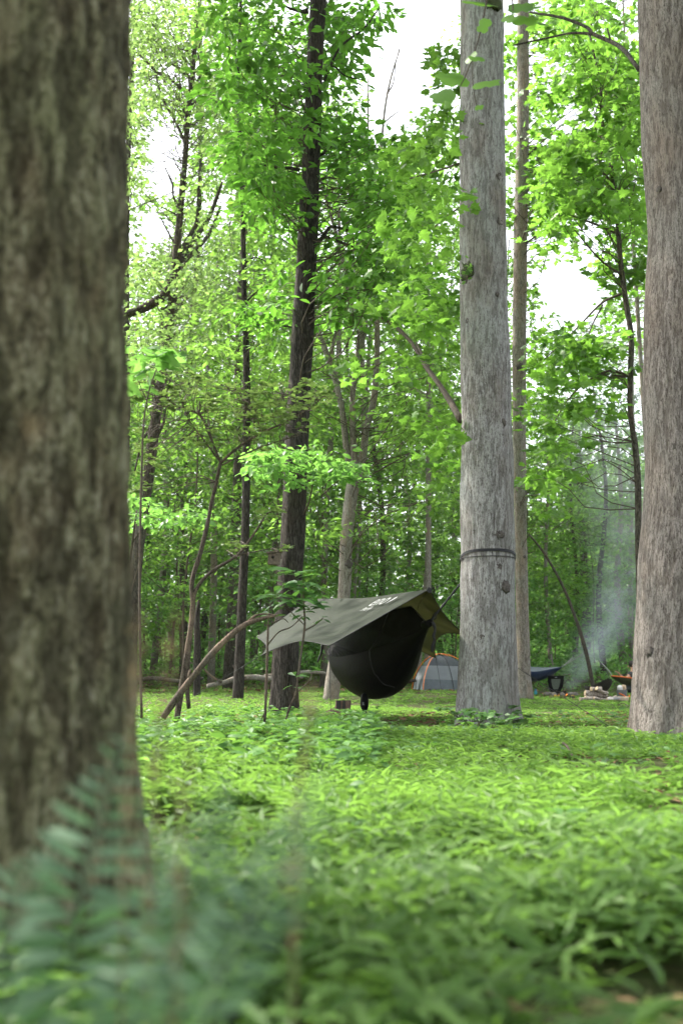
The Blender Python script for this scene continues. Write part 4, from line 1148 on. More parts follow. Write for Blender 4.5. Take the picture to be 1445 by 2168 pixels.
# white lettering on the outer panel
def panel_frame(s0, t0):
    f = lambda a, b: panel_left(np.array(a), np.array(b))
    p = f(s0, t0); ds = f(s0 - .02, t0) - f(s0 + .02, t0); dt = f(s0, t0 + .02) - f(s0, t0 - .02)
    x = unit(ds); nn = unit(np.cross(dt, x)); 
    if nn[1] > 0: nn = -nn
    y = np.cross(nn, x)
    return p, x, y, nn
def text_on_panel(txt, s0, t0, size, shear, name, yst=1.35):
    cu = bpy.data.curves.new(name, 'FONT'); cu.body = txt; cu.size = size; cu.shear = shear; cu.extrude = .0; cu.resolution_u = 3; cu.offset = 0.0
    tmp = bpy.data.objects.new(name, cu); COL.objects.link(tmp)
    dg = bpy.context.evaluated_depsgraph_get(); me = bpy.data.meshes.new_from_object(tmp.evaluated_get(dg))
    bpy.data.objects.remove(tmp); bpy.data.curves.remove(cu)
    p, x, y, nn = panel_frame(s0, t0)
    me.materials.append(M['white_print'])
    ob = bpy.data.objects.new(name, me); COL.objects.link(ob); ob.parent = tarp
    mm = Matrix((x, y, nn)).transposed().to_4x4()
    ob.matrix_local = Matrix.Translation(Vector(p + nn * .028) - woff(tarp)) @ mm @ Matrix.Diagonal((1, yst, 1, 1))
    return ob
text_on_panel("eno", .305, .25, .25, .25, "lettering")
text_on_panel("ProFly", .315, .335, .095, .3, "small_lettering")
p, x, y, nn = panel_frame(.14, .20)
a = np.linspace(-1.3, 1.9, 14)
poly = np.array([(.045 * math.cos(q) , .085 * math.sin(q) ) for q in a])
V = np.array([p + nn * .028 + x * (u_ + .25 * v_) + y * v_ for u_, v_ in poly])
MB().add(V, [list(range(len(V)))]).build("crescent_mark", M['white_print'], tarp)

# ------------------------------------------------------------------ black hammock
m, nt, p, out = newmat("bug_net")
p.inputs["Base Color"].default_value = (.003, .003, .003, 1); p.inputs["Roughness"].default_value = .8; p.inputs["Specular IOR Level"].default_value = .08
tr = nd(nt, "ShaderNodeBsdfTransparent"); mx = nd(nt, "ShaderNodeMixShader"); mx.inputs[0].default_value = .12
nt.links.new(p.outputs[0], mx.inputs[1]); nt.links.new(tr.outputs[0], mx.inputs[2]); nt.links.new(mx.outputs[0], out.inputs["Surface"])
M['net'] = m
P0, P1 = at(905, 1322, 11.35), at(704, 1366, 14.2)
ham = thing("black_hammock", "black hammock with zipped bug net slung under the olive tarp", "hammock", (P0 + P1) / 2 * (1, 1, 0) + (0, 0, gz(.4, 12.8)))
ax = unit((P1 - P0) * (1, 1, 0)); pr = np.array((ax[1], -ax[0], 0.0))
nt_, mu = 60, 73
T_ = np.linspace(0, 1, nt_)
line0 = P0[None] + (P1 - P0)[None] * T_[:, None]
sn = np.sin(np.pi * T_)
hw = .40 * sn ** np.where(T_ < .5, 1.45, .75) + .025
ze = -.26 * sn ** .8
sb = np.sin(np.pi * T_ ** .96); zb = -.76 * sb ** np.where(sb_near := (T_ < .5), 1.15, .9) - .035
U = np.linspace(0, 1, mu)
V = np.zeros((nt_, mu, 3))
for i in range(nt_):
    x_ = -hw[i] * np.cos(np.pi * U)
    dep = ze[i] - zb[i]
    V[i] = line0[i] + pr * x_[:, None]
    V[i, :, 2] += ze[i] - dep * np.sin(np.pi * U) ** .85
    if 0 < i < nt_ - 1:
        wr = (.020 * np.exp(-min(T_[i], 1 - T_[i]) / .17) + .004) * (np.sin(U * 38 + 2.2 * T_[i] * 6) + .6 * np.sin(U * 67 - T_[i] * 9) + .5 * np.sin(U * 21 + 3)) * min(1, min(T_[i], 1 - T_[i]) / .03)
        V[i] += wr[:, None] * np.array((.4, -.6, .5))
MB().add(V.reshape(-1, 3), grid_faces(nt_, mu)).build("body", M['black'], ham)
# net: from both edges up to its ridge cord
zr_ = np.interp(T_, [0, .10, .9, 1], [0, 1, 1, 0])
topz = np.interp(T_, [0, .1, .9, 1], [P0[2], at(873, 1285, 11.75)[2], 1.33, P1[2]])
net = np.zeros((nt_, 2 * 7 + 1, 3))
for i in range(nt_):
    top = line0[i] * 1.0; top[2] = topz[i]
    top = top + pr * (-.06 * zr_[i])
    Le, Re = V[i, 0], V[i, -1]
    for k in range(8):
        f = k / 7
        bow = -.06 * math.sin(math.pi * f) * zr_[i]
        net[i, k] = Le + (top - Le) * f + np.array((0, 0, bow)); net[i, 14 - k] = Re + (top - Re) * f + np.array((0, 0, bow))
MB().add(net.reshape(-1, 3), grid_faces(nt_, 15)).build("bug_net", M['net'], ham)
V2, F2 = tube(net[:, 7], np.full(nt_, .006), 5); MB().add(V2, F2).build("ridge_cord", M['strap'], ham)
line([net[4, 7], at(890, 1272, 11.3), A + (.0, 0, -.03)], .004, "net_tie", ham, M['strap'])
zi = 18
V2, F2 = tube(np.concatenate((net[zi, 1:8][::-1], V[zi, :39:3])), np.full(20, .007), 5); MB().add(V2, F2).build("zipper", M['strap'], ham)
# gathered ends, carabiner, strap to the tree
Ta = at(976, 1230, 11.3)
V2, F2 = tube([P0 + (P1 - P0) * .03, P0 + (.01, 0, .01), P0 + (Ta - P0) * .1], [.05, .045, .02], 10, 8, .1); MB().add(V2, F2).build("gathered_end", M['black'], ham)
def strap_path(a, b, n=30):
    q = np.linspace(0, 1, n)[:, None]
    return a + (b - a) * q
sp_ = strap_path(P0 + (Ta - P0) * .1, Ta + (.05, .05, .04))
V2, F2 = tube(sp_, .014 + .004 * np.sin(np.linspace(0, 40, 30)), 6); MB().add(V2, F2).build("strap", M['strap'], ham)
ce = P0 + (Ta - P0) * .12
V2, F2 = tube([ce + (0, 0, .0), ce + (.02, -.02, .06), ce + (.05, -.02, .07), ce + (.045, -.02, .01), ce + (.01, -.02, -.01)], [.006] * 5, 6, 14); MB().add(V2, F2).build("carabiner", flat("black_metal", (.02, .02, .022), .3, .1, 20, 0, .5, .8), ham)
hang = [at(914, 1316, 11.25), at(917, 1322, 11.25), at(920, 1335, 11.25), at(917, 1346, 11.25), at(919, 1356, 11.25), at(915, 1368, 11.25), at(914, 1381, 11.25)]
V2, F2 = tube(hang, [.012, .02, .013, .02, .012, .02, .012], 7, 30, .1); MB().add(V2, F2).build("strap_tail", M['strap'], ham)
Tb = dark.P[int(np.argmin(abs(dark.P[:, 2] - 1.6)))] + np.array((.1, -.2, 0))
V2, F2 = tube([P1, (P1 + Tb) / 2, Tb], [.016, .014, .014], 6, 8); MB().add(V2, F2).build("strap", M['strap'], ham)
far_tail = [at(681, 1365, 13.9), at(680, 1380, 13.9), at(676, 1392, 13.9), at(672, 1402, 13.9)]
V2, F2 = tube(far_tail, [.02, .018, .018, .012], 6, 10); MB().add(V2, F2).build("strap_tail", M['strap'], ham)
# band round the tree
def ring_on(t, py_front, py_back, off, half, thick, mat, name, parent, wav=0):
    a = np.linspace(0, 2 * math.pi, 49)[:-1]
    zf = at(1031, py_front, t.Y - .3)[2]; zb_ = at(1031, py_back, t.Y + .2)[2]
    Vv = []
    for q in a:
        k = (1 + math.sin(q)) / 2       # 1 = far side
        z = zf + (zb_ - zf) * k ** 2
        pp, rad = trunk_at(t, z)
        c, s_ = math.cos(q), math.sin(q)
        for (dr, dz) in ((off, -half), (off + thick, -half), (off + thick, half), (off, half)):
            Vv.append((pp[0] + (rad * 1.012 + dr) * c, pp[1] + (rad * 1.012 + dr) * s_, z + dz))
    nn = len(a); ff = []
    for i in range(nn):
        j = (i + 1) % nn
        for k in range(4): ff.append((i * 4 + k, i * 4 + (k + 1) % 4, j * 4 + (k + 1) % 4, j * 4 + k))
    return MB().add(np.array(Vv), np.array(ff)).build(name, mat, parent, smooth=False)
ring_on(big, 1164, 1222, .004, .015, .006, M['strap'], "tree_band", ham)
ring_on(big, 1177, 1192, .003, .004, .006, M['cord'], "ridge_line", tarp)
# stuff sack hanging under the hammock
sc_ = at(771, 1490, 12.35)
sack = thing("stuff_sack", "small black stuff sack with two dangling tails hanging beneath the black hammock", "bag", sc_)
uu = mpp(771, 1490, 12.35)
V2, F2 = lathe([(.005, -17 * uu), (5.5 * uu, -14 * uu), (8.5 * uu, -6 * uu), (9 * uu, 3 * uu), (8 * uu, 12 * uu), (6.5 * uu, 18 * uu), (4 * uu, 22 * uu)], sc_, 14); MB().add(V2 * 1, F2).build("bag", M['black'], sack)
for dx, ex in ((-2, -4), (3, 6)):
    V2, F2 = tube([sc_ + (dx * uu, 0, -14 * uu), sc_ + ((dx + ex) / 2 * uu, -.01, -26 * uu), sc_ + (ex * uu, -.01, -38 * uu)], [.012, .013, .01], 6, 8); MB().add(V2, F2).build("tail", M['strap'], sack)
mk = MB()
for dx, dz in ((-3.5, 2), (-1.5, 2), (-2.5, 0), (-3.5, -2), (-1.2, -1.5)):
    mk.add(*box(sc_ + ((dx - .5) * uu, -8.9 * uu, dz * uu), (1.6 * uu, .004, 1.2 * uu)))
mk.build("printed_mark", flat("grey_print", (.3, .3, .3)), sack, smooth=False)

# ------------------------------------------------------------------ boots
Mb = flat("brown_suede", (.13, .085, .065), .9, .3, 40, .4)
Mb2 = flat("dark_elastic", (.018, .016, .015), .8); Mb3 = flat("tan_leather", (.35, .15, .05), .7, .2, 30); Ms = flat("sole_rubber", (.03, .025, .022), .8)
gb = on_ground(716, 1536)
for k, (px, az, lab) in enumerate(((709, 2.75, "brown ankle boot standing in the leaves, left one of the pair under the hammock"), (723, 2.45, "brown ankle boot with tan lining, right one of the pair under the hammock"))):
    c = at(px, 1536, gb[1]); c[2] = float(gz(c[0], c[1])) + .075
    r_ = thing("boot", lab, "boot", c, "pair of boots under the hammock"); rm = rotz(az)
    prof = [(-.13, 0.), (-.13, .10), (-.125, .19), (-.02, .20), (.0, .12), (.06, .085), (.14, .06), (.165, .03), (.16, 0.)]
    hwid = [.036, .036, .04, .04, .042, .045, .045, .03, .03]
    # boot upper as stacked rings along height
    rings = []
    for z, x0, x1, hwd in ((.0, -.125, .165, .042), (.02, -.13, .172, .046), (.05, -.128, .165, .047), (.075, -.122, .12, .044), (.10, -.118, .06, .041), (.13, -.118, .0, .040), (.17, -.12, -.008, .043), (.20, -.123, -.005, .045)):
        a = np.linspace(0, 6.2832, 15)[:-1]
        cx = (x0 + x1) / 2; hx = (x1 - x0) / 2
        rings.append(np.stack((cx + hx * np.cos(a), hwd * np.sign(np.sin(a)) * np.abs(np.sin(a)) ** .8, np.full(14, z)), 1))
    Vb = np.concatenate(rings); i = np.arange(7)[:, None] * 14; j = np.arange(14)[None]
    q = np.stack((i + j, i + (j + 1) % 14, i + 14 + (j + 1) % 14, i + 14 + j), -1).reshape(-1, 4)
    MB().add(Vb @ rm.T + c, q).build("upper", Mb, r_)
    sv = rings[0].copy(); sv = np.concatenate((sv * (1.05, 1.12, 1) + (0, 0, -.022), sv * (1.05, 1.12, 1)))
    fs = np.stack((np.arange(14), (np.arange(14) + 1) % 14, (np.arange(14) + 1) % 14 + 14, np.arange(14) + 14), -1)
    MB().add(sv @ rm.T + c, [fs, list(range(14))[::-1], list(range(14, 28))]).build("sole", Ms, r_)
    for sgn in (-1, 1): MB().add(*box(c + rm @ np.array((-.06, sgn * .042, .155)), (.05, .008, .09), rm)).build("elastic_panel", Mb2, r_, smooth=False)
    a = np.linspace(0, 6.2832, 15)[:-1]
    li = np.stack((-.064 + .05 * np.cos(a), .038 * np.sin(a), np.full(14, .197)), 1)
    MB().add(np.concatenate((li, li * (.9, .9, 1) - (0, 0, .08))) @ rm.T + c, [fs]).build("lining", Mb3, r_)

# ------------------------------------------------------------------ dome tent
Mt1 = cloth("grey_tent_fly", (.20, .215, .225), (.1, .11, .12), .25); Mt2 = flat("dark_tent_mesh", (.055, .062, .068), .8, .2, 20); Mt3 = flat("tent_floor", (.085, .10, .11), .6, .15, 10, .2); Mo = flat("orange_pole", (.62, .16, .03), .45, .1)
FL = at(897, 1461, 27.2); BL = at(874, 1446, 28.5); FR = at(1012, 1462, 27.5); BR = FR + (BL - FL)
ap = at(925, 1387, 27.9)
tg = np.mean([FL, FR, BL, BR], axis=0)
ap = np.array((tg[0] * .35 + ap[0] * .65, tg[1], ap[2]))
tent = thing("dome_tent", "small grey dome tent with orange poles beside the strapped trunk", "tent", (tg[0], tg[1], float(gz(tg[0], tg[1]))))
for q in (FL, BL, FR, BR): q[2] = float(gz(q[0], q[1])) - .02
def pole(c, f):   # bowed pole corner -> apex
    s_ = np.asarray(f, float)[..., None]
    p_ = c + (ap - c) * (1 - np.cos(s_ * math.pi / 2)) ** .92
    p_[..., 2] = c[2] + (ap[2] - c[2]) * np.sin(np.clip(s_[..., 0], 0, 1) * math.pi / 2)
    return p_
def face(c1, c2, f0, f1, n=14, m_=12, inw=.10):
    f = np.linspace(f0, f1, n); a_ = pole(c1, f); b_ = pole(c2, f)
    k = np.linspace(0, 1, m_)[None, :, None]
    P_ = a_[:, None] * (1 - k) + b_[:, None] * k
    ctr = np.array((tg[0], tg[1], 0)); d_ = (ctr - P_); d_[..., 2] = 0
    P_ = P_ + d_ * inw * np.sin(np.pi * k) * np.sin(np.pi * np.clip(f, 0, 1))[:, None, None]
    return P_.reshape(-1, 3), grid_faces(n, m_)
for c1, c2 in ((FL, FR), (BL, FL), (FR, BR), (BR, BL)):
    MB().add(*face(c1, c2, 0, .22, 6)).build("floor_wall", Mt3, tent)
    MB().add(*face(c1, c2, .22, .5, 8)).build("fly_panel", Mt1, tent)
    MB().add(*face(c1, c2, .5, 1.0, 12)).build("mesh_panel", Mt2, tent)
for c in (FL, FR, BL, BR):
    P_ = pole(c, np.linspace(0, 1, 16)); out_ = P_ - np.array((tg[0], tg[1], P_[0][2])); P_ = P_ + unit(out_) * .04
    V2, F2 = tube(P_, np.full(16, .012), 6); MB().add(V2, F2).build("pole", Mo, tent)
P_ = face(FL, FR, 0, 1, 14, 12)[0].reshape(14, 12, 3)[:, 6] + (0, -.02, .01)
V2, F2 = tube(P_, np.full(14, .008), 5); MB().add(V2, F2).build("zipper", M['strap'], tent)

# ------------------------------------------------------------------ camp at the right
Mblue = flat("navy_nylon", (.018, .032, .075), .55, .2, 10, .2); Mgrey = cloth("grey_net", (.22, .25, .28), (.1, .1, .1), .3); Molive = flat("olive_nylon", (.065, .07, .035), .6, .2, 10); Mor = flat("orange_trim", (.6, .14, .03), .6)
def hang_hammock(name, label, a, b, sag, half, mat, trim=None, n=24, mu=13, parts=None):
    a = np.asarray(a); b = np.asarray(b)
    root = thing(name, label, "hammock", ((a + b) / 2) * (1, 1, 0) + (0, 0, float(gz(*((a + b) / 2)[:2]))))
    ax_ = unit((b - a) * (1, 1, 0)); pr_ = np.array((ax_[1], -ax_[0], 0))
    T = np.linspace(0, 1, n); U_ = np.linspace(0, 1, mu); V_ = np.zeros((n, mu, 3))
    for i, q in enumerate(T):
        s_ = math.sin(math.pi * q); h_ = half * s_ ** .7 + .02
        V_[i] = a + (b - a) * q + pr_ * (-h_ * np.cos(np.pi * U_))[:, None]
        V_[i, :, 2] += -sag * .45 * s_ - (sag * .55 * s_ + .02) * np.sin(np.pi * U_)
    MB().add(V_.reshape(-1, 3), grid_faces(n, mu)).build("body", mat, root)
    if trim:
        for k in (0, mu - 1):
            V2, F2 = tube(V_[:, k], np.full(n, .022), 5); MB().add(V2, F2).build("edge_trim", trim, root)
    return root, V_
a_, b_ = at(1188, 1412, 33), at(1060, 1400, 34)
bh, Vh = hang_hammock("blue_hammock", "navy blue hammock with grey net top hanging right of the slender grey trunk", a_, b_, .55, .5, Mblue)
topn = Vh[:, 6] * 1.0; topn[:, 2] = np.maximum(Vh[:, 0, 2] + .16 * np.sin(np.pi * np.linspace(0, 1, 24)), Vh[:, 0, 2])
netv = np.stack((Vh[:, 0], topn, Vh[:, -1]), 1)
MB().add(netv.reshape(-1, 3), grid_faces(24, 3)).build("bug_net", Mgrey, bh)
for q in ((1240, 1380), (1212, 1392)):
    line([a_, (a_ + at(*q, 33)) / 2, at(*q, 33)], .012, "strap", bh, flat("pale_webbing", (.3, .3, .28)))
dh, _ = hang_hammock("dark_hammock", "empty dark brown hammock sagging low behind the woodpile", at(1240, 1452, 28.5), at(1290, 1436, 27.5), .30, .3, flat("dark_brown_nylon", (.025, .022, .018), .7))
line([at(1290, 1436, 27.5), at(1280, 1415, 28), at(1266, 1398, 28.5)], .01, "strap", dh, M['strap'])
oh, Vo = hang_hammock("olive_hammock", "olive hammock with orange trim that the person sits in, behind the right trunk", at(1294, 1431, 29.0), at(1440, 1405, 31), .55, .42, Molive, Mor)
line([at(1294, 1431, 29), at(1288, 1420, 29.2), at(1266, 1398, 30)], .012, "strap", oh, flat("grey_webbing", (.25, .25, .24)))

# camp chair
cp = on_ground(1177, 1471); u = mpp(1177, 1471, cp[1])
chair = thing("camp_chair", "low black folding camp chair with mesh back facing away by the campfire", "chair", cp)
def cpt(dx, dy, dz): return cp + np.array((dx * u, dy, dz * u))
fr = MB()
Lb = [cpt(-16, 0, 38), cpt(-15, .02, 25), cpt(-11, .05, 10), cpt(-7, .08, 7)]; Rb = [cpt(16, 0, 38), cpt(15, .02, 25), cpt(11, .05, 10), cpt(7, .08, 7)]
prof = np.array([(-16.5, 40), (16.5, 40), (17, 30), (15.5, 18), (10, 6), (-10, 6), (-15.5, 18), (-17, 30)], float)
inner = np.array([(-9.5, 33), (9.5, 33), (9.5, 28), (7.5, 18), (4, 9), (-4, 9), (-7.5, 18), (-9.5, 28)], float)
for k in range(2):
    yy = .02 * k
    fr.add(np.array([cpt(x_, yy + (38 - z_) * .003, z_) for x_, z_ in np.concatenate((prof, inner))]), np.array([(i, (i + 1) % 8, 8 + (i + 1) % 8, 8 + i) for i in range(8)]))
fr.build("back_frame", M['black'], chair, smooth=False)
MB().add(np.array([cpt(x_, .01 + (38 - z_) * .003, z_) for x_, z_ in inner]), [list(range(8))]).build("mesh_back", flat("chair_mesh", (.10, .12, .09), .8), chair)
MB().add(*box(cpt(0, .28, 12), (24 * u, .42, 1.6 * u), rotx(.12))).build("seat", M['black'], chair)
MB().add(*box(cpt(0, -.012, 36.5), (5 * u, .006, 1.2 * u))).build("label_patch", M['white_print'], chair, smooth=False)
for sx in (-1, 1):
    for (y0, y1) in ((.03, -.12), (.4, .5)):
        V2, F2 = tube([cpt(sx * 15, y0, 14), cpt(sx * 14, y1, 0)], [.011, .011], 6, 4); MB().add(V2, F2).build("leg", M['strap'], chair)
# water bottle
bp = on_ground(1133, 1472.5); u = mpp(1133, 1472, bp[1])
bot = thing("water_bottle", "teal water bottle standing on the grass beside the slender grey trunk", "bottle", bp)
V2, F2 = lathe([(.1 * u, 0), (3.1 * u, .2 * u), (3.3 * u, 1 * u), (3.3 * u, 8.5 * u), (2.2 * u, 10.2 * u)], bp, 14); MB().add(V2, F2).build("body", flat("teal_plastic", (.02, .20, .22), .35), bot)
V2, F2 = lathe([(2.4 * u, 10 * u), (2.5 * u, 10.3 * u), (2.5 * u, 13 * u), (1.5 * u, 13.6 * u)], bp, 14); MB().add(V2, F2).build("lid", flat("blue_lid", (.03, .10, .16), .5), bot)
# campfire: small flames over embers, ring of stones
fp = on_ground(1187, 1474); u = mpp(1187, 1474, fp[1])
fire = thing("campfire", "small campfire with two low orange flames behind the camp chair", "campfire", fp)
mf, nt, p, out = newmat("flame"); em = nd(nt, "ShaderNodeEmission"); em.inputs["Color"].default_value = (1, .30, .05, 1); em.inputs["Strength"].default_value = .7; nt.links.new(em.outputs[0], out.inputs["Surface"])
for dx, hh in ((-7, 4.5), (9, 5.5), (6, 3)):
    V2, F2 = tube([fp + (dx * u, -.1, 0), fp + ((dx + .6) * u, -.1, hh * .4 * u), fp + ((dx + 2.2) * u, -.1, hh * u)], [1.5 * u, 1.3 * u, .2 * u], 8, 8, .15, int(dx + 20)); MB().add(V2, F2).build("flame", mf, fire)
Mst = flat("fire_stone", (.16, .14, .12), .9, .3, 8, .5); rr = np.random.default_rng(500)
for k in range(11):
    a = k / 11 * 6.283
    MB().add(*ball(fp + (.45 * math.cos(a), .45 * math.sin(a), .05), (.10, .09, .08), 8, 6, rotz(a), .25, k)).build("stone", Mst, fire)
for k in range(4):
    a = k * 1.6; V2, F2 = tube([fp + (.35 * math.cos(a), .35 * math.sin(a), .04), fp + (-.2 * math.cos(a + .4), -.2 * math.sin(a + .4), .14)], [.04, .03], 7, 5, .1, k); MB().add(V2, F2).build("firewood", M['bark_dark'], fire)
# mugs
for (px, py, colr, lab) in ((1174, 1477, (.55, .35, .04), "yellow enamel mug on the grass beneath the camp chair"), (1211.5, 1477, (.50, .36, .06), "mustard yellow camp cup between campfire and woodpile")):
    q = on_ground(px, py); u = mpp(px, py, q[1]); r_ = thing("mug", lab, "mug", q)
    mm_ = flat("mug_enamel", colr, .4)
    V2, F2 = lathe([(2.2 * u, 0), (2.5 * u, .3 * u), (2.6 * u, 6 * u), (2.3 * u, 6 * u), (2.2 * u, 1 * u), (.1, .8 * u)], q, 12); MB().add(V2, F2[:1]).build("cup", mm_, r_)
    V2, F2 = tube([q + (2.4 * u, 0, 5 * u), q + (4 * u, 0, 4.4 * u), q + (4 * u, 0, 2 * u), q + (2.4 * u, 0, 1.5 * u)], [.4 * u] * 4, 5, 10); MB().add(V2, F2).build("handle", mm_, r_)
sv = on_ground(1211, 1481); u = mpp(1211, 1481, sv[1])
stove = thing("camp_stove", "tiny black camp stove stand in front of the mustard cup", "stove", sv)
for sx in (-1, 0, 1):
    V2, F2 = tube([sv + (sx * 6 * u, (abs(sx) - .5) * .1, 0), sv + (sx * 3 * u, 0, 8 * u), sv + (sx * 2.2 * u, 0, 12 * u)], [.9 * u, .8 * u, .5 * u], 6, 6); MB().add(V2, F2).build("leg", M['strap'], stove)
MB().add(*lathe([(2.4 * u, 3.5 * u), (2.8 * u, 4 * u), (2.8 * u, 6 * u), (1.2 * u, 7 * u)], sv, 12)).build("burner", M['strap'], stove)
# woodpile: every log a thing
Mlog = barkmat("firewood_bark", (.10, .08, .065), (.28, .235, .20), (.46, .41, .36), (.33, .30, .27), scale=20, stretch=.6, bump=.7, dist=.02)
Mend = flat("cut_wood", (.42, .32, .22), .85, .25, 30, .3)
Yw = 24.5
for k, (x0, y0, x1, y1, wd, lab) in enumerate([
    (1237, 1467, 1283, 1474, 12, "thickest pale log lying across the middle of the woodpile"), (1250, 1459, 1272, 1457, 9, "short crooked log on top of the woodpile, at its left"), (1262, 1457, 1284, 1468, 9, "pale log sloping down right on top of the woodpile"),
    (1238, 1476, 1262, 1478, 7, "thin dark-sided log at the lower left of the woodpile"), (1256, 1478, 1290, 1482, 6, "long thin pale log along the front foot of the woodpile"), (1226, 1484, 1256, 1486, 8, "flat grey log on the ground left of the woodpile"),
    (1284, 1480, 1304, 1474, 5, "slim stick poking out of the woodpile to the right")]):
    a = at(x0, y0, Yw - .05 * k); b = at(x1, y1, Yw + .12 - .05 * k)
    if k == 5:
        a[2] = gz(a[0], a[1]) + .06; b[2] = gz(b[0], b[1]) + .05
    r_ = thing("firewood_log", lab, "log", (a + b) / 2, "logs of the woodpile")
    rad = wd / 2 * mpp(x0, y0, Yw)
    mid = (a + b) / 2 + rr.normal(0, .012, 3)
    V2, F2 = tube([a, mid, b], [rad, rad * .95, rad * .88], 10, 9, .12, k, caps=False); MB().add(V2, F2).build("bark", Mlog, r_)
    d_ = unit(b - a)
    for e_, sg in ((a, -1), (b, 1)):
        ring = V2[:10] if sg < 0 else V2[-10:]
        MB().add(np.concatenate((ring, [ring.mean(0) + d_ * sg * .012])), np.array([(i, (i + 1) % 10, 10) if sg > 0 else ((i + 1) % 10, i, 10) for i in range(10)])).build("cut_end", Mend, r_)
# bucket with bag, mats
bq = on_ground(1316, 1480); u = mpp(1316, 1480, bq[1])
bk = thing("bucket", "grey bucket with orange handle in front of the seated person", "bucket", bq)
V2, F2 = lathe([(9 * u, 0), (9.5 * u, .5 * u), (11 * u, 18 * u), (11.5 * u, 19 * u), (10.4 * u, 19 * u), (9 * u, 3 * u), (.1 * u, 2 * u)], bq, 18); MB().add(V2, F2[:1]).build("pail", flat("grey_canvas", (.16, .17, .18), .8, .2, 15), bk)
V2, F2 = tube([bq + (-9 * u, -10 * u, 12 * u), bq + (-2 * u, -12 * u, 9 * u), bq + (6 * u, -12 * u, 4 * u), bq + (13 * u, -8 * u, 5 * u), bq + (14.5 * u, -3 * u, 8 * u)], [1.3 * u] * 5, 7, 16); MB().add(V2, F2).build("handle", Mor, bk)
bag = thing("paper_bag", "crumpled white and tan bag stuffed in the grey bucket", "bag", bq + (0, 0, 18 * u))
MB().add(*ball(bq + (-4 * u, -.02, 23 * u), (7 * u, 6 * u, 6 * u), 9, 7, rotz(.4), .35, 3)).build("white_sheet", flat("white_paper", (.62, .6, .58), .8, .1, 20, .5), bag, smooth=False)
MB().add(*ball(bq + (4 * u, .0, 24 * u), (6 * u, 6 * u, 6 * u), 9, 7, rotz(.9), .35, 5)).build("tan_sheet", flat("tan_paper", (.5, .36, .24), .8, .2, 20, .5), bag, smooth=False)
mt = on_ground(1308, 1485); u = mpp(1308, 1485, mt[1])
for k, (dx, dz, sx, sz, rz, col_, nm, lab, cat) in enumerate([(0, 3, 30, 4, .1, (.20, .19, .19), "folded_mat", "folded dark grey sitting mat under the bucket's near side", "mat"), (8, 2.5, 22, 6, -.2, (.46, .37, .28), "cardboard_box", "flattened tan cardboard box at the bucket's foot", "box"), (-12, 5, 16, 4, .3, (.32, .31, .32), "folded_cloth", "light grey folded cloth between woodpile and bucket", "cloth")]):
    c = mt + np.array((dx * u, -.06 * k, 0)); c[2] = float(gz(c[0], c[1])) + dz * u + .03
    r_ = thing(nm, lab, cat, c)
    mm_ = flat(nm + "_surface", col_, .85, .2, 12, .3)
    MB().add(*box(c, (sx * u, .28, sz * u), rotz(rz))).build("lower_fold", mm_, r_, smooth=False)
    MB().add(*box(c + (1.5 * u, .01, sz * u * .62), (sx * u * .88, .25, sz * u * .24), rotz(rz + .05) @ roty(.03))).build("upper_fold", mm_, r_, smooth=False)

# ------------------------------------------------------------------ the seated person
def skin_body(name, joints, edges, mat, parent, levels=2):
    me = bpy.data.meshes.new(name); me.from_pydata([tuple(j[0]) for j in joints], edges, [])
    tmp = bpy.data.objects.new(name, me); COL.objects.link(tmp)
    md = tmp.modifiers.new("skin", 'SKIN'); md.use_smooth_shade = True
    for i, j in enumerate(joints): me.skin_vertices[0].data[i].radius = (j[1], j[1] if len(j) < 3 else j[2])
    me.skin_vertices[0].data[0].use_root = True
    sub = tmp.modifiers.new("sub", 'SUBSURF'); sub.levels = levels; sub.render_levels = levels
    dg = bpy.context.evaluated_depsgraph_get(); out_ = bpy.data.meshes.new_from_object(tmp.evaluated_get(dg))
    bpy.data.objects.remove(tmp); bpy.data.meshes.remove(me)
    out_.name = name; out_.materials.clear(); out_.materials.append(mat)
    for p_ in out_.polygons: p_.use_smooth = True
    ob = bpy.data.objects.new(name, out_); COL.objects.link(ob); ob.parent = parent
    ob.location = -woff(parent)
    return ob
Yp = 29.6
pel = at(1340, 1452, Yp)
pers = thing("person", "person seated sideways in the olive hammock reaching one bare arm forward", "person", pel)
def pp_(px, py, dy=0): return at(px, py, Yp + dy)
Mskin = flat("skin", (.48, .27, .18), .55, .08, 20)
Mshirt = flat("dark_shirt", (.05, .055, .06), .85); Mhair = flat("dark_hair", (.02, .015, .012), .6, .4, 60); Mpants = flat("dark_trousers", (.045, .05, .055), .85)
J = [(pel, .14), (pp_(1341, 1440), .13), (pp_(1340, 1427), .15), (pp_(1338, 1419), .055), (pp_(1336, 1409), .095),
     (pp_(1333, 1426, -.18), .06), (pp_(1323, 1441, -.24), .045), (pp_(1311, 1428, -.26), .032),
     (pp_(1348, 1426, .16), .06), (pp_(1345, 1442, .2), .045), (pp_(1334, 1450, .14), .032),
     (pp_(1330, 1456, -.12), .085), (pp_(1312, 1455, -.14), .065), (pp_(1313, 1477, -.1), .042), (pp_(1307, 1479, -.12), .035),
     (pp_(1331, 1456, .12), .085), (pp_(1315, 1453, .12), .065), (pp_(1317, 1474, .14), .042), (pp_(1311, 1476, .12), .035)]
Ed = [(0, 1), (1, 2), (2, 3), (3, 4), (2, 5), (5, 6), (6, 7), (2, 8), (8, 9), (9, 10), (0, 11), (11, 12), (12, 13), (13, 14), (0, 15), (15, 16), (16, 17), (17, 18)]
skin_body("body", J, Ed, Mskin, pers)
hd = J[4][0]
MB().add(*ball(hd + (.025, .01, .035), (.112, .105, .115), 14, 10, None, .06, 9)).build("hair", Mhair, pers)
fc = MB()
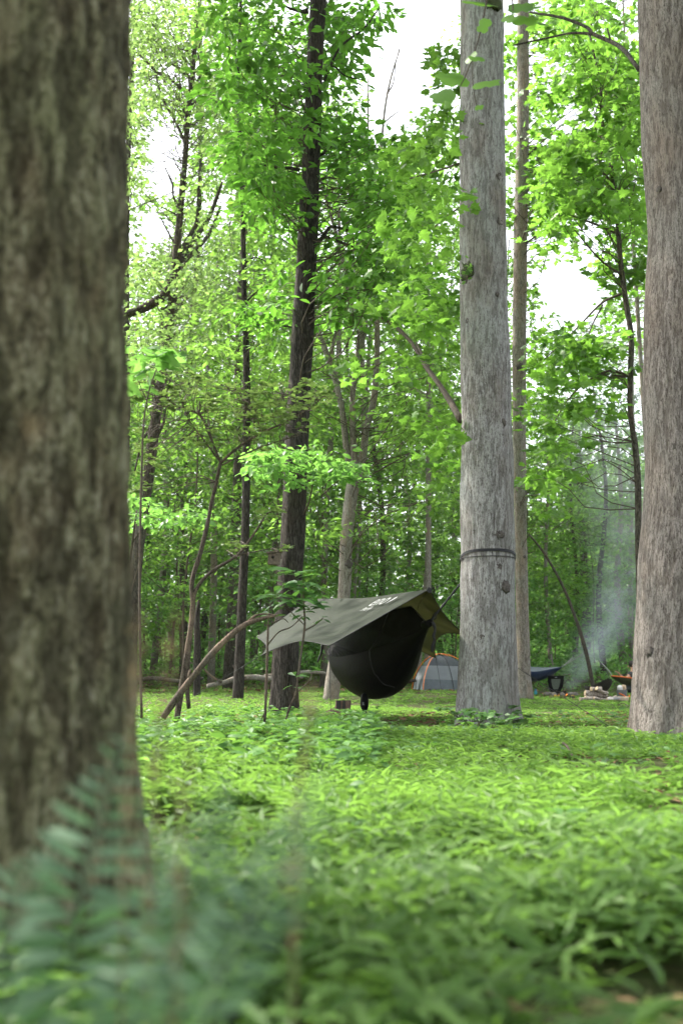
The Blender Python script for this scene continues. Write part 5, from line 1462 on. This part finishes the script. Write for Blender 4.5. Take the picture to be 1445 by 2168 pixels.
for sy in (-1, 1): fc.add(*ball(hd + (-.088, sy * .035, .0), (.012, .014, .01), 8, 6))
fc.build("eyes", Mhair, pers)
MB().add(*ball(hd + (-.105, 0, -.02), (.02, .014, .026), 8, 6)).build("nose", Mskin, pers)
MB().add(*ball(hd + (-.09, 0, -.06), (.012, .028, .007), 8, 6)).build("mouth", flat("lips", (.35, .13, .1)), pers)
for sy in (-1, 1): MB().add(*ball(hd + (.01, sy * .097, -.005), (.022, .012, .034), 8, 6)).build("ear", Mskin, pers)
skin_body("shirt", [(pp_(1340, 1450), .16), (J[1][0], .145), (J[2][0], .165), (J[5][0], .08), ((J[5][0] * .6 + J[6][0] * .4), .066), (J[8][0], .08), ((J[8][0] * .6 + J[9][0] * .4), .066)], [(0, 1), (1, 2), (2, 3), (3, 4), (2, 5), (5, 6)], Mshirt, pers)
skin_body("trousers", [(pel, .155), (J[11][0], .1), (J[12][0], .08), (J[13][0] * .9 + J[12][0] * .1, .06), (J[15][0], .1), (J[16][0], .08), (J[17][0] * .9 + J[16][0] * .1, .06)], [(0, 1), (1, 2), (2, 3), (0, 4), (4, 5), (5, 6)], Mpants, pers)
for hnd, fore in ((J[7][0], J[6][0]), (J[10][0], J[9][0])):
    d_ = unit(hnd - fore); sd = unit(np.cross(d_, (0, 1, 0))); up_ = np.array((0, 1.0, 0))
    js = [(hnd, .03), (hnd + d_ * .05, .036, .02)]; ed = [(0, 1)]
    for k, (off, L) in enumerate(((-.03, .07), (-.01, .082), (.01, .078), (.03, .06))):
        b0 = len(js); js += [(hnd + d_ * .09 + up_ * off, .011), (hnd + d_ * (.09 + L * .55) + up_ * off * 1.1 + sd * .012, .0095), (hnd + d_ * (.09 + L) + up_ * off * 1.1 + sd * .035, .008)]
        ed += [(1, b0), (b0, b0 + 1), (b0 + 1, b0 + 2)]
    b0 = len(js); js += [(hnd + d_ * .045 + up_ * -.045, .012), (hnd + d_ * .085 + up_ * -.062, .010)]; ed += [(1, b0), (b0, b0 + 1)]
    skin_body("hand", js, ed, Mskin, pers, 1)

# ------------------------------------------------------------------ ground cover
rr = np.random.default_rng(600)
def frustum_pts(n, y0, y1, margin=1.25, power=1.0):
    Y = np.sqrt(rr.uniform(y0 ** 2, y1 ** 2, n)) if power == 1 else y0 + (y1 - y0) * rr.random(n) ** power
    X = rr.uniform(-1, 1, n) * (.345 * Y * margin + 1.4)
    return X, Y
TR = [(t.base[0], t.base[1], t.R[3]) for t in (near, big, right, slim, dark)]
def clear_of_trunks(X, Y, pad=1.0):
    ok = np.ones(len(X), bool)
    for x, y, r in TR: ok &= (X - x) ** 2 + (Y - y) ** 2 > (r * pad + .03) ** 2
    return ok
def cover_mask(X, Y):
    d = .65 * vnoise(X + 50, Y + 50, .9, 1) + .35 * vnoise(X + 50, Y + 50, .3, 2)
    return d
# stilt grass: leaning stems with alternate lance leaves
lm = MB()
def grass(n, y0, y1, h0, h1, leaf, nl, kind, thr, power=1.0):
    X, Y = frustum_pts(n, y0, y1, power=power)
    k = clear_of_trunks(X, Y) & (cover_mask(X, Y) > thr + rr.normal(0, .06, n))
    # the near left is shaded ground under the fern
    X, Y = X[k], Y[k]
    n = len(X)
    Z = gz(X, Y)
    hN = h0 + (h1 - h0) * vnoise(X + 90, Y + 90, .7, 3) * rr.uniform(.6, 1.15, n)
    hN = hN * (1 - .45 * ss(7.5, 11, Y))
    lean_ = rr.normal(0, .35, (n, 2))
    tb = np.clip(.25 + .55 * vnoise(X + 30, Y + 30, 1.6, 4) + rr.normal(0, .12, n), 0, 1)
    for j in range(nl):
        f = (j + .6) / nl * rr.uniform(.8, 1.1, n)
        f = .25 + .75 * f
        P = np.stack((X + lean_[:, 0] * hN * f, Y + lean_[:, 1] * hN * f, Z + hN * f), 1)
        a = rr.uniform(0, 6.283, n)
        D = np.stack((np.cos(a), np.sin(a), rr.normal(.12, .28, n)), 1)
        N = np.array((0, 0, 1.)) + rr.normal(0, .32, (n, 3))
        leaves(lm, kind, P, D, N, leaf * rr.uniform(.6, 1.3, n), np.clip(tb + rr.normal(0, .15, n), 0, 1))
grass(4700, .75, 2.2, .07, .19, .08, 7, 'lance', .34)
grass(4200, 2.2, 3.2, .06, .20, .074, 7, 'lance', .43)
grass(10500, 3.2, 5.2, .06, .20, .076, 7, 'lance_s', .43)
grass(16000, 5.2, 10, .04, .13, .075, 5, 'lance_s', .43)
grass(20000, 10, 18, .015, .06, .07, 4, 'lance_s', .30)
grass(14000, 18, 34, .02, .06, .105, 4, 'lance_s', .26)
_fp = frustum_pts
for (tx, ty, tr_) in TR[1:]:
    def frustum_pts(n, y0, y1, power=1, tx=tx, ty=ty, tr_=tr_):
        a = rr.uniform(0, 6.283, n); q = tr_ * 1.06 + rr.exponential(.10, n)
        return tx + q * np.cos(a), ty + q * np.sin(a)
    grass(340, 1, 2, .02, .11, .055, 5, 'lance_s', -1)
frustum_pts = _fp
grass(7000, 34, 62, .03, .10, .2, 3, 'lance_s', .2)
lm.build("grass", M['grass'], smooth=False, kind="stuff")
# low broadleaf carpet left of centre
lm = MB()
n = 1900
X = rr.uniform(-2.7, .9, n); Y = rr.uniform(4.6, 10.6, n)
px_, py_ = proj(np.stack((X, Y, gz(X, Y)), 1))
k = (px_ > 250) & (px_ < 800) & (px_ < 860 - (py_ - 1530) * .3) & (vnoise(X + 20, Y + 20, .8, 6) > .28) & clear_of_trunks(X, Y)
X, Y = X[k], Y[k]
for x, y in zip(X, Y):
    h = rr.uniform(.06, .24) ; z = float(gz(x, y)); q = int(rr.integers(5, 10)); a = np.arange(q) * 2.4 + rr.uniform(0, 6)
    D = np.stack((np.cos(a), np.sin(a), rr.uniform(-.15, .35, q)), 1)
    P = np.stack((x + .01 * np.cos(a), y + .01 * np.sin(a), z + h * rr.uniform(.7, 1, q)), 1)
    leaves(lm, 'oval', P, D, np.array((0, 0, 1.)) + rr.normal(0, .25, (q, 3)), .078 * rr.uniform(.6, 1.3, q), np.clip(rr.uniform(.1, .9) + rr.normal(0, .12, q), 0, 1))
X, Y = frustum_pts(1500, 2.2, 13); k = (vnoise(X + 70, Y + 10, 1.1, 9) > .5) & clear_of_trunks(X, Y); X, Y = X[k], Y[k]
for x, y in zip(X, Y):
    h = rr.uniform(.05, .2); z = float(gz(x, y)); q = int(rr.integers(4, 8)); a = np.arange(q) * 2.4 + rr.uniform(0, 6)
    D = np.stack((np.cos(a), np.sin(a), rr.uniform(-.15, .35, q)), 1)
    P = np.stack((x + .01 * np.cos(a), y + .01 * np.sin(a), z + h * rr.uniform(.6, 1, q)), 1)
    leaves(lm, 'oval', P, D, np.array((0, 0, 1.)) + rr.normal(0, .3, (q, 3)), rr.uniform(.035, .08) * rr.uniform(.7, 1.2, q), np.clip(rr.uniform(0, .6) + rr.normal(0, .12, q), 0, 1))
lm.build("broadleaf_cover", M['cover'], kind="stuff")
# dead leaves on the floor
lm = MB()
X, Y = frustum_pts(9500, .8, 15); k = clear_of_trunks(X, Y); X, Y = X[k], Y[k]; n = len(X)
a = rr.uniform(0, 6.283, n)
leaves(lm, 'oval', np.stack((X, Y, gz(X, Y) + rr.uniform(.004, .03, n)), 1), np.stack((np.cos(a), np.sin(a), rr.normal(0, .15, n)), 1), np.array((0, 0, 1.)) + rr.normal(0, .35, (n, 3)), .075 * rr.uniform(.5, 1.3, n), rr.random(n))
X = rr.uniform(-9, 9, 2500); Y = rr.uniform(25, 36, 2500); a = rr.uniform(0, 6.283, 2500)
leaves(lm, 'kite', np.stack((X, Y, gz(X, Y) + .02), 1), np.stack((np.cos(a), np.sin(a), rr.normal(0, .2, 2500)), 1), np.array((0, 0, 1.)) + rr.normal(0, .35, (2500, 3)), .16 * rr.uniform(.5, 1.3, 2500), rr.random(2500))
lm.build("leaf_litter", M['dead'], smooth=False, kind="stuff")
# sticks in the grass
for k, (x0, y0, x1, y1, lab) in enumerate([(990, 1545, 950, 1560, "short dead stick at the foot of the strapped trunk"), (1180, 1590, 1215, 1625, "curved dry twig in the grass below the right trunk"), (590, 1490, 600, 1478, "pale broken stick in the grass before the dark trunk"), (1308, 1498, 1330, 1503, "bent dark twig on the sunny grass left of the right trunk")]):
    a = on_ground(x0, y0); b = on_ground(x1, y1); r_ = (thing("stick", lab, "stick", a))
    V2, F2 = tube([a + (0, 0, .05), (a + b) / 2 + (0, 0, .09), b + (0, 0, .05)], [.008, .008, .005], 6, 10, .1, k); MB().add(V2, F2).build("stem", M['twig_pale'], r_)
# seedlings at the foot of the strapped trunk
for k, (px, py, lab) in enumerate([(985, 1545, "cluster of ivy-like seedlings at the left foot of the strapped trunk"), (1085, 1540, "small seedling with pointed leaves at the right foot of the strapped trunk"), (1020, 1560, "low seedlings in front of the strapped trunk's foot")]):
    c = on_ground(px, py); r_ = thing("seedling", lab, "plant", c)
    mb = MB(); lm = MB()
    for j in range(14):
        e = c + np.array((rr.normal(0, .14), rr.normal(0, .12), rr.uniform(.06, .24)))
        twig(mb, c + (rr.normal(0, .05), rr.normal(0, .05), 0), e, .004, .002, rr, 4)
        q = 5; a = rr.uniform(0, 6.28, q)
        leaves(lm, 'star', np.repeat(e[None], q, 0), np.stack((np.cos(a), np.sin(a), rr.uniform(-.2, .3, q)), 1), np.array((0, -.2, 1.)) + rr.normal(0, .3, (q, 3)), .08 * rr.uniform(.6, 1.3, q), rr.random(q))
    mb.build("stem", M['twig'], r_); lm.build("foliage", M['cover'], r_, kind="stuff")

# ------------------------------------------------------------------ blurred ferns and stalks right in front of the lens
def frond(root, pts, L, seed, mat, n=26, wid=.34, yaw=0):
    rr = np.random.default_rng(seed)
    P = np.array([at(*q) for q in pts]); Q, _ = resample(P, np.ones(len(P)), n)
    V2, F2 = tube(Q, np.linspace(.0022, .0008, n), 5); ra = MB().add(V2, F2).build("frond", mat, root)
    lm = MB(); T = unit(np.gradient(Q, axis=0))
    side = unit(np.cross(T, np.array((0.1, -1, .35)))); nrm = np.cross(side, T)
    f = np.linspace(0, 1, n); ln = L * np.clip(np.sin(np.pi * (f * .80 + .16)) ** .8, .12, 1)
    for sg in (-1, 1):
        D = side * sg + T * .35 + rr.normal(0, .12, (n, 3)) - np.array((0, 0, .12))
        leaves(lm, 'lance', Q + T * (.5 * sg * .01), D, nrm + rr.normal(0, .25, (n, 3)), ln * rr.uniform(.85, 1.1, n), np.clip(rr.normal(.5, .22, n), 0, 1))
    lm.build("leaflets", mat, ra, kind="stuff")
fa = thing("fern", "blurred blue-green fern in the bottom left corner before the near trunk", "fern", (-.26, .86, gz(-.26, .86)))
for k, (pts, L) in enumerate([
    ([(130, 2400, .98), (140, 2150, .98), (160, 1950, 1.0), (205, 1750, 1.02), (262, 1560, 1.04)], .075),
    ([(240, 2400, .90), (285, 2150, .90), (305, 2000, .92), (318, 1850, .94), (318, 1740, .96)], .045),
    ([(60, 2400, .95), (20, 2200, .95), (15, 2050, .96), (40, 1900, .98), (90, 1800, 1.0)], .065)]):
    frond(fa, pts, L, 700 + k, M['leaf_fern'], 22)
fb = thing("fern", "blurred pale fern with long arching fronds at the bottom, right of the corner fern", "fern", (-.16, .60, gz(-.16, .6)))
for k, (pts, L) in enumerate([
    ([(380, 2400, .70), (420, 2180, .7), (490, 2020, .72), (565, 1880, .74), (630, 1760, .76), (680, 1640, .78)], .030),
    ([(340, 2400, .76), (350, 2130, .76), (385, 1930, .78), (430, 1790, .8), (482, 1650, .82)], .030)]):
    frond(fb, pts, L * 1.25, 711 + k * 2, M['leaf_fern'], 24)
def stalk(label, pts, plume, seed):
    rr = np.random.default_rng(seed)
    P = np.array([at(*q) for q in pts]); root = thing("grass_stalk", label, "grass stalk", P[0] * (1, 1, 0) + (0, 0, gz(P[0][0], P[0][1])))
    P = np.vstack((P[0] * (1, 1, 0) + (0, 0, gz(P[0][0], P[0][1])), P))
    Q, _ = resample(P, np.ones(len(P)), 30); V2, F2 = tube(Q, np.linspace(.0016, .0008, 30), 5); MB().add(V2, F2).build("stem", M['straw'], root)
    lm = MB(); k = 60; i = (30 - 1 - rr.random(k) * 30 * plume).astype(int)
    leaves(lm, 'lance', Q[i] + rr.normal(0, .0025, (k, 3)), unit(rr.normal(0, .5, (k, 3)) + (0, 0, 1)), rr.normal(0, 1, (k, 3)), .014 * rr.uniform(.6, 1.4, k), rr.random(k))
    lm.build("seed_head", M['straw'], root, kind="stuff")
stalk("blurred tan grass stalk right in front of the azalea stems", [(330, 1640, .8), (350, 1500, .8), (366, 1380, .8), (378, 1290, .8)], .45, 1)
stalk("blurred reddish grass stalk against the near trunk's right side", [(275, 1620, .85), (285, 1480, .85), (296, 1380, .86), (304, 1295, .86)], .4, 2)
stalk("blurred straw-coloured grass stalk before the brown boots", [(625, 1760, .8), (638, 1640, .8), (648, 1560, .8), (662, 1440, .82)], .4, 3)
stalk("blurred short brown stalk over the broadleaf carpet", [(385, 1720, .75), (398, 1620, .75), (408, 1540, .76)], .45, 4)
stalk("blurred orange-brown grass blade in front of the near trunk's bark", [(-60, 1100, .62), (10, 1010, .62), (60, 940, .62), (112, 858, .62)], .3, 5)

# ------------------------------------------------------------------ campfire smoke
path = [(1200, 1462, 16, 33.5), (1222, 1425, 36, 33.8), (1270, 1360, 58, 34), (1300, 1290, 66, 34.5), (1318, 1180, 82, 35), (1310, 1030, 120, 35.5), (1290, 850, 165, 36), (1280, 700, 190, 36.5)]
PS = np.array([at(a, b, Y) for a, b, r, Y in path]); RS = np.array([r * 1.25 * mpp(a, b, Y) for a, b, r, Y in path])
V2, F2 = tube(PS, RS * 1.05, 20, 30)
m, nt, p, out = newmat("smoke_volume")
nt.nodes.remove(p)
geo = nd(nt, "ShaderNodeNewGeometry"); sx = nd(nt, "ShaderNodeSeparateXYZ"); nt.links.new(geo.outputs["Position"], sx.inputs[0])
z0, z1 = PS[0, 2], PS[-1, 2]
zn = nd(nt, "ShaderNodeMapRange"); zn.inputs[1].default_value = z0; zn.inputs[2].default_value = z1; nt.links.new(sx.outputs[2], zn.inputs[0])
def fcurve(vals):
    f = nt.nodes.new("ShaderNodeFloatCurve"); c = f.mapping.curves[0]
    lo, hi = min(vals), max(vals)
    zz = (PS[:, 2] - z0) / (z1 - z0)
    for _ in range(len(zz) - 2): c.points.new(.5, .5)
    for q, a, b in zip(c.points, zz, vals): q.location = (a, (b - lo) / max(hi - lo, 1e-6))
    f.mapping.update(); nt.links.new(zn.outputs[0], f.inputs["Value"])
    r = nd(nt, "ShaderNodeMapRange"); r.inputs[3].default_value = lo; r.inputs[4].default_value = hi; nt.links.new(f.outputs[0], r.inputs[0])
    return r.outputs[0]
def mth(op, a, b=None):
    n_ = nd(nt, "ShaderNodeMath", operation=op)
    for i, q in enumerate((a, b)):
        if q is None: continue
        if isinstance(q, (int, float)): n_.inputs[i].default_value = q
        else: nt.links.new(q, n_.inputs[i])
    return n_.outputs[0]
dx = mth('SUBTRACT', sx.outputs[0], fcurve(list(PS[:, 0]))); dy = mth('SUBTRACT', sx.outputs[1], fcurve(list(PS[:, 1])))
rad = mth('DIVIDE', mth('SQRT', mth('ADD', mth('MULTIPLY', dx, dx), mth('MULTIPLY', dy, dy))), fcurve(list(RS)))
fall = nd(nt, "ShaderNodeMapRange", interpolation_type='SMOOTHSTEP'); fall.inputs[1].default_value = 1.0; fall.inputs[2].default_value = .1; nt.links.new(rad, fall.inputs[0])
ns = nd(nt, "ShaderNodeTexNoise", Scale=1.1, Detail=4.0, Roughness=.6, Distortion=.6)
nt.links.new(geo.outputs["Position"], ns.inputs["Vector"])
nm = nd(nt, "ShaderNodeMapRange"); nm.inputs[1].default_value = .32; nm.inputs[2].default_value = .74; nt.links.new(ns.outputs[0], nm.inputs[0])
dens = mth('MULTIPLY', mth('MULTIPLY', fall.outputs[0], nm.outputs[0]), fcurve([1.0, 1.1, .85, .55, .24, .12, .06, .03]))
pv = nd(nt, "ShaderNodeVolumePrincipled"); pv.inputs["Color"].default_value = (.76, .85, .93, 1); pv.inputs["Anisotropy"].default_value = .2
nt.links.new(dens, pv.inputs["Density"]); nt.links.new(pv.outputs[0], out.inputs["Volume"])
sm = MB().add(V2, F2).build("smoke", m, kind="stuff")

# ------------------------------------------------------------------ haze volume added to lighten the dark far wood
m, nt, p, out = newmat("air")
nt.nodes.remove(p)
pv = nd(nt, "ShaderNodeVolumePrincipled"); pv.inputs["Color"].default_value = (.90, .95, .97, 1); pv.inputs["Density"].default_value = .0002
nt.links.new(pv.outputs[0], out.inputs["Volume"])
MB().add(*box((0, 55, 17.5), (180, 150, 42))).build("haze", m, smooth=False, kind="stuff")
